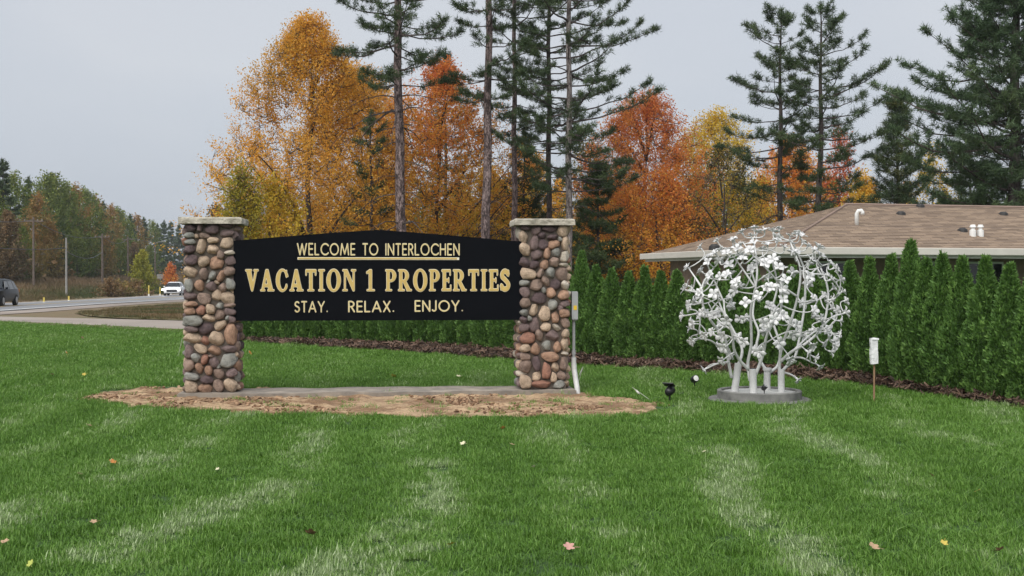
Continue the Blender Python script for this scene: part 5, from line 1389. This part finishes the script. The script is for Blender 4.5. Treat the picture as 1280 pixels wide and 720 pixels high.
# tall red pines behind the sign
G = 'tall pines behind the sign'
plant('pine_tree', 'tall pine with a thick flaky trunk rising behind the middle of the board', 'pine', 505, 46, pine_meshes(23, .225, 2.6, 9.0, 3.0, 11, step=.5, per=32, bow=-.25, keep=.85, dead_len=1.1), G)
plant('pine_tree', 'tall thick-trunked pine behind the right end of the board', 'pine', 605, 46, pine_meshes(23, .205, 3.0, 8.6, 2.2, 12, step=.7, per=32, bow=.2, keep=.9, dead_len=.6), G)
plant('pine_tree', 'thin tall pine just left of the right pillar', 'pine', 643, 52, pine_meshes(22, .155, 4.0, 8.0, 2.2, 13, step=.62, nb=(2, 4), per=32, keep=.85), G)
plant('pine_tree', 'thin dark pine directly above the right pillar cap', 'pine', 686, 53, pine_meshes(22, .15, 3.0, 7.0, 2.5, 14, step=.55, inner=.42, nb=(2, 4), per=32, bark='bark_dark'), G)
plant('pine_tree', 'pale-trunked pine rising from the right edge of the right pillar cap', 'pine', 711, 47, pine_meshes(22, .155, 4.0, 5.2, 3.1, 15, step=.48, inner=.42, kmax=2, nb=(3, 4), per=32, bark='bark_pale', lop=(0.0, .12)), G)
plant('pine_tree', 'open pine with whole crown showing, left one of the pair above the house roof', 'pine', 975, 50, pine_meshes(hgt(12, 50), .155, 2.6, 5.0, 2.0, 16, step=.40, nb=(2, 4), inner=.42, per=32, bark='bark_dark', lop=(math.pi, .2), dead_len=.9), 'pair of pines above the roof')
plant('pine_tree', 'open pine with whole crown showing, right one of the pair above the house roof', 'pine', 1019, 48, pine_meshes(hgt(6, 48), .165, 2.4, 4.6, 2.3, 17, step=.40, nb=(2, 4), inner=.40, per=32, bark='bark_dark', bow=.22, lop=(0, .25), dead_len=.9), 'pair of pines above the roof')
plant('white_pine_tree', 'big dense green pine filling the upper right corner', 'pine', 1268, 42, pine_meshes(16, .26, 2.2, 2.6, 4.4, 18, prof='plume', step=.36, nb=(4, 6), per=32, nlen=.24, nwid=.026, inner=.22, kmax=4, mat='needle_soft', bark='bark_dark', twig=.62, droop=-.05, lop=(math.pi, .12)))
plant('white_pine_tree', 'pale green young pine above the house ridge', 'pine', 1121, 52, pine_meshes(hgt(112, 52), .12, 1.5, 2.0, 2.2, 19, prof='cone', step=.34, nb=(4, 6), per=24, nlen=.24, nwid=.024, mat='needle_yellow', bark='bark_dark', twig=.5, droop=-.2, keep=.9, inner=.2, kmax=3))
plant('white_pine_tree', 'dark green pine standing inside the orange maple left of the thick pine trunk', 'pine', 464, 50, pine_meshes(hgt(140, 50), .11, 1.5, 2.5, 1.7, 20, prof='plume', step=.5, inner=.4, kmax=2, nb=(2, 4), per=24, mat='needle_soft', bark='bark_dark', keep=.7))
plant('white_pine_tree', 'dark pine top peeking out between the two thick pine trunks', 'pine', 557, 66, pine_meshes(hgt(62, 66), .14, 3.0, 4.0, 2.1, 22, prof='cone', step=.5, per=32, mat='needle_soft', bark='bark_dark'))
plant('white_pine_tree', 'bushy dark pine between the thin trunks above the right pillar', 'pine', 655, 58, pine_meshes(hgt(165, 58), .12, 1.0, 1.6, 2.4, 23, prof='cone', step=.42, inner=.25, kmax=3, per=32, mat='needle', bark='bark_dark'))
plant('white_pine_tree', 'low spreading dark pine right of the right pillar cap', 'pine', 748, 49, pine_meshes(hgt(205, 49), .10, .8, 1.2, 2.2, 24, prof='cone', step=.36, inner=.22, kmax=3, per=32, mat='needle', bark='bark_dark'))
plant('white_pine_tree', 'dark pine behind the pale young one, left of the big corner pine', 'pine', 1212, 62, pine_meshes(hgt(170, 62), .12, 1.2, 1.6, 2.8, 25, prof='cone', step=.38, inner=.22, kmax=3, per=32, mat='needle_soft', bark='bark_dark'))

# autumn broadleaf trees
low = lambda lo_, hi_: (lambda t, r: lo_ + (hi_-lo_)*t + r.uniform(-.12, .12))
plant('maple_tree', 'large orange maple with thin bare top behind the left half of the board', 'maple', 388, 52, broad_meshes(hgt(30, 52), 1.4, 4.5, 31, 'lf_orange', ncl=1900, per=48, size=.092, spread=.30, wide=.20, gap=.05, tint=low(.85, .40), r=.2, forks=40, upw=.75))
plant('maple_tree', 'dull orange maple filling the gap left of the thick pine trunk', 'maple', 450, 60, broad_meshes(hgt(92, 60), 1.2, 3.6, 51, 'lf_orange', wide=.55, ncl=1150, per=46, size=.10, spread=.3, tint=low(.7, .5), forks=20))
plant('maple_tree', 'orange maple with a redder top between the two thick pine trunks', 'maple', 548, 55, broad_meshes(hgt(86, 55), 1.2, 3.7, 32, 'lf_maple', ncl=1250, per=48, size=.098, spread=.30, gap=.0, wide=.52, tint=low(.15, .72), forks=22))
plant('maple_tree', 'low golden maple just above the left end of the board', 'maple', 340, 49, broad_meshes(hgt(232, 49), .6, 1.9, 33, 'lf_yellow', ncl=260, per=40, size=.12, tint=low(.75, .55), forks=12))
plant('maple_tree', 'yellow-green tree at the left edge of the big orange maple', 'maple', 304, 47, broad_meshes(hgt(215, 47), .8, 1.1, 34, 'lf_yellow', ncl=260, per=40, size=.10, tint=low(.25, .05), forks=12))
plant('maple_tree', 'golden tree low behind the board, right of the thick pine trunk', 'maple', 470, 58, broad_meshes(hgt(215, 58), .8, 2.6, 35, 'lf_yellow', ncl=420, per=42, size=.12, tint=low(.65, .85), forks=12))
plant('maple_tree', 'golden orange maple low behind the right end of the board', 'maple', 612, 60, broad_meshes(hgt(215, 60), .8, 2.8, 36, 'lf_maple', ncl=420, per=42, size=.12, tint=low(.0, .25), forks=12))
plant('maple_tree', 'deep red maple right of the tall pines', 'maple', 808, 58, broad_meshes(hgt(125, 58), 1.6, 3.6, 37, 'lf_red', ncl=1200, per=46, size=.098, spread=.30, wide=.5, tint=low(.05, .55), forks=26, gap=-.06))
plant('maple_tree', 'bright orange maple low in front of the deep red one', 'maple', 822, 50, broad_meshes(hgt(215, 50), .8, 2.4, 38, 'lf_maple', ncl=560, per=48, size=.095, tint=low(.35, .75), forks=18))
plant('maple_tree', 'orange and gold maple just right of the low dark pine', 'maple', 770, 62, broad_meshes(hgt(235, 62), .6, 2.6, 39, 'lf_maple', ncl=420, per=42, size=.12, tint=low(.1, .5), forks=12))
plant('maple_tree', 'yellow maple between the red maple and the pair of pines', 'maple', 893, 63, broad_meshes(hgt(146, 63), 1.5, 3.3, 40, 'lf_yellow', ncl=820, per=46, size=.105, wide=.5, tint=low(.55, .72), forks=18))
plant('oak_tree', 'half-bare brown tree in front of the yellow maple', 'tree', 903, 50, broad_meshes(hgt(190, 50), 1.0, 2.5, 41, 'lf_olive', ncl=380, per=16, size=.10, wide=.42, tint=low(.35, .45), forks=30, spread=.3))
plant('maple_tree', 'orange maple behind the pair of pines above the roof', 'maple', 990, 66, broad_meshes(hgt(182, 66), .8, 3.2, 42, 'lf_maple', ncl=560, per=42, size=.13, tint=low(.45, .55), forks=16))
plant('maple_tree', 'small crimson tree right of the pair of pines', 'maple', 1050, 64, broad_meshes(hgt(168, 64), .8, 1.2, 43, 'lf_red', ncl=140, per=40, size=.13, tint=low(.55, .8), forks=10))
plant('maple_tree', 'golden maple peeking over the ridge right of the pair of pines', 'maple', 1075, 60, broad_meshes(hgt(222, 60), .8, 1.6, 44, 'lf_yellow', ncl=160, per=40, size=.13, tint=low(.7, .9), forks=10))
plant('maple_tree', 'small golden tree between the pale young pine and the corner pine', 'maple', 1166, 64, broad_meshes(hgt(188, 64), .8, 1.5, 45, 'lf_yellow', ncl=130, per=30, size=.13, tint=low(.5, .7), forks=10))
plant('oak_tree', 'olive brown tree low between the red maple and the pines', 'tree', 735, 66, broad_meshes(hgt(170, 66), .8, 2.0, 46, 'lf_olive', ncl=240, per=30, size=.13, tint=low(.3, .5), forks=14))
plant('maple_tree', 'orange maple glimpsed through the trunks above the right pillar', 'maple', 668, 70, broad_meshes(hgt(200, 70), .8, 2.8, 47, 'lf_maple', ncl=420, per=36, size=.14, tint=low(.2, .4), forks=12))

# farther wood: shared crowns, each tree a thing of its own
FV = {
 'pine': [pine_meshes(16, .22, 1.5, 2.5, 3.2, 60+i, prof='cone', step=.75, nb=(3, 5), per=10, nlen=.55, nwid=.11, inner=.25, kmax=3, mat='needle', bark='bark_dark', twig=.5) for i in range(3)],
 'olive': [broad_meshes(15, 1.5, 3.6, 70+i, 'lf_green', ncl=300, per=22, size=.34, spread=.55, tint=low(.3, .6), forks=8, ntw=40) for i in range(2)],
 'gold': [broad_meshes(14, 1.5, 3.2, 74, 'lf_olive', ncl=280, per=20, size=.33, spread=.5, tint=low(.5, .9), forks=8, ntw=40)],
 'orange': [broad_meshes(14, 1.5, 3.0, 75, 'lf_orange', ncl=260, per=32, size=.33, spread=.5, tint=low(.2, .5), forks=8, ntw=40)],
 'brown': [broad_meshes(13, 1.0, 3.2, 76, 'lf_brown', ncl=280, per=32, size=.33, spread=.5, tint=low(.2, .6), forks=10, ntw=80)],
}
HB_ = {'pine': 16, 'olive': 15, 'gold': 14, 'orange': 14, 'brown': 13}
NM = {'pine': ('pine_tree', 'dark pine', 'pine'), 'olive': ('broadleaf_tree', 'olive green tree', 'tree'), 'gold': ('broadleaf_tree', 'golden brown tree', 'tree'), 'orange': ('maple_tree', 'dull orange tree', 'tree'), 'brown': ('broadleaf_tree', 'brown leafed tree', 'tree')}
WOOD = [(-22,172,148,'pine'),(4,200,140,'pine'),(20,220,165,'olive'),(36,222,172,'pine'),(47,246,158,'gold'),(58,222,180,'olive'),(66,218,195,'pine'),(70,222,186,'olive'),(82,232,190,'olive'),(93,236,196,'gold'),(103,240,205,'olive'),(113,244,212,'olive'),
 (120,250,222,'gold'),(129,252,230,'pine'),(138,260,240,'gold'),(146,262,252,'olive'),(154,268,262,'olive'),(163,268,275,'pine'),(171,272,285,'gold'),(180,272,300,'pine'),(189,278,320,'olive'),(197,280,335,'pine'),(205,276,350,'pine'),(214,278,365,'pine'),(224,280,380,'pine'),(236,284,400,'pine'),
 (10,268,128,'brown'),(28,285,138,'olive'),(44,292,146,'gold'),(64,280,158,'gold'),(78,290,168,'pine'),(96,288,180,'olive'),(112,292,190,'olive'),(134,296,205,'gold'),(150,300,222,'olive'),(168,305,240,'brown'),(188,308,262,'olive'),(-8,240,132,'olive'),
 (248,290,420,'pine'),(262,292,440,'pine')]
WOOD.sort(key=lambda w: w[0]); cnt = {}
for i, (px, pt, Y, k) in enumerate(WOOD):
    cnt[k] = cnt.get(k, 0) + 1
    nm, dsc, cat = NM[k]; X_ = (px-640)/F*Y; zg = height(X_, Y) - .1
    s = (CAMH + (345-pt)/F*Y - zg)/HB_[k]
    plant(nm, '%s in the far roadside wood, %s of its kind from the left' % (dsc, ORD[cnt[k]]), cat, px, Y, FV[k][i % len(FV[k])], 'far wood beyond the highway', rz=i*1.7, s=s)
BACK = [(300,250,88,'olive'),(345,255,95,'orange'),(400,240,98,'gold'),(445,235,92,'pine'),(490,225,96,'orange'),(530,240,90,'olive'),(575,230,95,'gold'),(625,225,92,'pine'),(660,235,98,'olive'),(700,215,93,'pine'),(740,235,90,'orange'),(785,230,96,'olive'),
 (835,225,92,'gold'),(872,232,90,'brown'),(915,222,97,'olive'),(955,230,93,'orange'),(1000,225,95,'gold'),(1040,228,90,'olive'),(1085,232,94,'orange'),(1130,238,92,'gold'),(1180,235,90,'pine'),(1225,215,95,'pine'),(1270,210,92,'pine'),(1320,200,92,'pine'),(270,262,92,'brown')]
BACK.sort(key=lambda w: w[0]); cnt = {}
for i, (px, pt, Y, k) in enumerate(BACK):
    cnt[k] = cnt.get(k, 0) + 1
    nm, dsc, cat = NM[k]; X_ = (px-640)/F*Y; zg = height(X_, Y) - .1
    s = (CAMH + (345-pt)/F*Y - zg)/HB_[k]
    plant(nm, '%s in the backmost row behind the sign, %s such from left' % (dsc, ORD[cnt[k]]), cat, px, Y, FV[k][(i+1) % len(FV[k])], 'backmost trees behind the sign', rz=i*2.3, s=s)
plant('larch_tree', 'small bright yellow-green tree standing alone at the edge of the field', 'tree', 178, 150, broad_meshes(5.3, .3, 1.9, 81, 'lf_lime', ncl=200, per=32, size=.22, spread=.28, wide=.2, tint=low(.2, .7), forks=10, ntw=60))
plant('maple_tree', 'small red maple between the yellow-green tree and the left pillar', 'maple', 213, 190, broad_meshes(4.3, .3, .9, 82, 'lf_red', ncl=120, per=24, size=.25, spread=.3, tint=low(.2, .5), forks=8, ntw=40))
for i, (px, Y, h_s, k, lab) in enumerate([(138, 118, 1.7, 'lf_brown', 'brown shrub in the field below the poles'), (152, 122, 1.5, 'lf_olive', 'olive shrub in the field left of the yellow-green tree'), (170, 128, 1.5, 'lf_brown', 'brown shrub in front of the yellow-green tree')]):
    plant('field_shrub', lab, 'shrub', px, Y, broad_meshes(h_s, .05, 1.5, 90+i, k, ncl=70, per=24, size=.2, spread=.25, tint=low(.4, .7), forks=8, ntw=20, r=.04), 'shrubs in the field')

# ------------------------------------------------------------------ arborvitae hedge
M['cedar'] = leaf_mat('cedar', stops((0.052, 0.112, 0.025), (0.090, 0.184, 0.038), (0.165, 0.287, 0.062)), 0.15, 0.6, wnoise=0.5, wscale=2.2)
def cedar_meshes(seed, H=1.85, R0=0.275, N=11500):
    rng = np.random.default_rng(seed); rnd = random.Random(seed)
    def Rt(t): return R0*np.where(t < 0.25, 0.80 + 0.8*t, np.clip(1.0 - ((t-0.25)/0.80)**1.5, 0.03, 1))
    t = rng.uniform(0, 1, N)**1.12; a = rng.uniform(0, 2*np.pi, N)
    lump = np.array([mnoise.noise((math.cos(x)*1.6 + seed*3, math.sin(x)*1.6, y*5.0)) for x, y in zip(a, t)]); lump2 = np.array([mnoise.noise((math.cos(x)*4 + seed*3, math.sin(x)*4, y*13.0)) for x, y in zip(a, t)])
    depth = rng.uniform(0, 1, N)**2.2
    rr = Rt(t)*(1 + 0.40*lump + 0.28*lump2)*(1 - 0.30*depth)
    P = np.stack([rr*np.cos(a), rr*np.sin(a), 0.03 + t*H*(1 + 0.04*lump2)], -1)
    out_ = np.stack([np.cos(a), np.sin(a), np.zeros(N)], -1)
    d = unit(out_*rng.uniform(.15, .9, (N, 1)) + np.array([0, 0, 1.0])*rng.uniform(.5, 1.2, (N, 1)) + rng.normal(0, .33, (N, 3)))
    s = unit(np.cross(d, unit(out_*0.4 + rng.normal(0, 1, (N, 3)))))
    L = rng.uniform(.032, .072, (N, 1)); w = L*rng.uniform(.30, .55, (N, 1))
    V = np.stack([P - d*L*.2, P + d*L*.35 + s*w/2, P + d*L, P + d*L*.35 - s*w/2], 1).reshape(-1, 3)
    Fq_ = np.arange(4*N).reshape(-1, 4)
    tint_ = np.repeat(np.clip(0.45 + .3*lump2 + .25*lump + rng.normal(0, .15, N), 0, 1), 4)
    # inner mass of the same foliage, crown shade put into its darker tint
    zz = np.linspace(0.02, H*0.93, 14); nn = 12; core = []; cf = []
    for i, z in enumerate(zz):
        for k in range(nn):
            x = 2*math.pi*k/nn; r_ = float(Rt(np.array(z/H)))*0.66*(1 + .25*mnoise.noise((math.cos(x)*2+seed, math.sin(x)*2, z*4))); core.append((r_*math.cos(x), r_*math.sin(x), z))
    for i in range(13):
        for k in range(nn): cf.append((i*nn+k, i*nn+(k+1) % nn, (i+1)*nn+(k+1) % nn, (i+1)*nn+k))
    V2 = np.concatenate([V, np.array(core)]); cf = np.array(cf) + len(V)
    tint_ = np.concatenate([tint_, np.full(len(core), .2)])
    mb = MB().tube([(0, 0, -.1), (0, 0, .12), (0, 0, H*.7)], [.035, .03, .01], 6)
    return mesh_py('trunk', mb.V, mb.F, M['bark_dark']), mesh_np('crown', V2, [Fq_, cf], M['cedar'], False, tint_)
CED = [cedar_meshes(300+i, N=11500) for i in range(6)]
HP = [1322,1290,1262,1232,1203,1178,1158,1138,1114,1087,1062,1040,1016,991,966,941,916,893,870,846,826,806,786,765,745,727,708,690,668,647,627,607,587,568,549,530,511,492,473,454,436,418,400,382,364,347,330,313]
TOPS = {1290:338,1262:339,1232:327,1203:319,1178:326,1158:322,1138:309,1114:317,1087:327,1062:325,870:345,846:343,826:345,806:341,786:340,765:336,745:334,727:322}
rh = random.Random(4)
n1 = 0
for i, px in enumerate(HP):
    p = hedge_at(px); Yc_ = p.y + 0.12
    top = TOPS.get(px, 330 + rh.uniform(-6, 8))
    Hc = CAMH + (345-top)/F*Yc_ - gz(Yc_); Hc = min(2.1, max(1.5, Hc))*rh.uniform(.93, 1.02)
    root = empty('arborvitae', ((px-640)/F*Yc_, Yc_, gz(Yc_) + 0.03), rh.uniform(0, 6.28))
    if px > 1055: n1 += 1; lab = 'slim green arborvitae in the hedge right of the sculpture, %s from the right end' % ORD[n1]
    elif px > 880: lab = 'slim green arborvitae in the hedge behind the sculpture, %s from the right' % ORD[i - 10]
    elif px > 720: lab = 'slim arborvitae in the hedge between right pillar and sculpture, %s from the right' % ORD[i - 17]
    else: lab = 'slim green arborvitae in the hedge behind the board, %s from the right' % ORD[i - 25]
    tag(root, lab, 'arborvitae', 'arborvitae in the hedge')
    sp_ = float(np.interp(px, [300, 650, 1300], [1.0, 1.0, 0.98]))
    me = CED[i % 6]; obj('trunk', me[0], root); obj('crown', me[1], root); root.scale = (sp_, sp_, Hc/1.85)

# ------------------------------------------------------------------ undergrowth that closes the wood near the ground
def thicket(name, line, n, hgt_, size, mat, label, seed, dt):
    rng = np.random.default_rng(seed); k = rng.uniform(0, len(line)-1.001, n); i = k.astype(int); f = (k - i)[:, None]
    L = np.array(line, float); P = L[i]*(1-f) + L[i+1]*f
    P = P + rng.normal(0, dt, (n, 2))
    tops = hgt_*(0.7 + 0.5*np.array([mnoise.noise((x*0.13, y*0.13, seed)) for x, y in P]))
    z = np.array([height(x, y) for x, y in P]) + tops*rng.uniform(0, 1, n)**0.8
    Q = np.column_stack([P, z]); V, Fc = leaves(Q, size, rng)
    tt = np.repeat(np.clip(0.45 + 0.5*snoise(Q, 0.12, seed) + rng.normal(0, .15, n), 0, 1), 4)
    tag(obj(name, mesh_np(name, V, Fc, M[mat], False, tt)), label, 'undergrowth', kind='stuff')
wl_ = sorted([((px-640)/F*Y, Y) for px, pt, Y, k in WOOD if pt < 285], key=lambda q: q[1])
thicket('wood_undergrowth', [(x - 3, y + 3) for x, y in wl_] + [(-80, 470), (20, 480)], 26000, 4.2, .75, 'lf_brown', 'dense brown undergrowth at the foot of the far wood', 5, 2.0)
thicket('thicket', [(-17.5, 78), (-12, 76), (0, 74), (12, 75), (26, 76), (40, 72)], 42000, 4.2, .24, 'lf_olive', 'tangled olive brown thicket closing the view behind the trees', 6, 1.6)

# ------------------------------------------------------------------ damp autumn air
M['haze'] = bpy.data.materials.new('haze'); M['haze'].use_nodes = True
_t = M['haze'].node_tree; _t.nodes.clear()
_o = _t.nodes.new('ShaderNodeOutputMaterial'); _v = _t.nodes.new('ShaderNodeVolumePrincipled')
_v.inputs['Color'].default_value = (0.86, 0.90, 0.96, 1); _v.inputs['Density'].default_value = 0.00025; _v.inputs['Anisotropy'].default_value = 0.2
_t.links.new(_v.outputs[0], _o.inputs['Volume'])
hz = MB().box(-420, 420, -75, 560, -4, 30).build('haze', M['haze'])
tag(hz, 'thin pale damp haze in the autumn air', 'haze', kind='stuff')
bpy.context.view_layer.update()
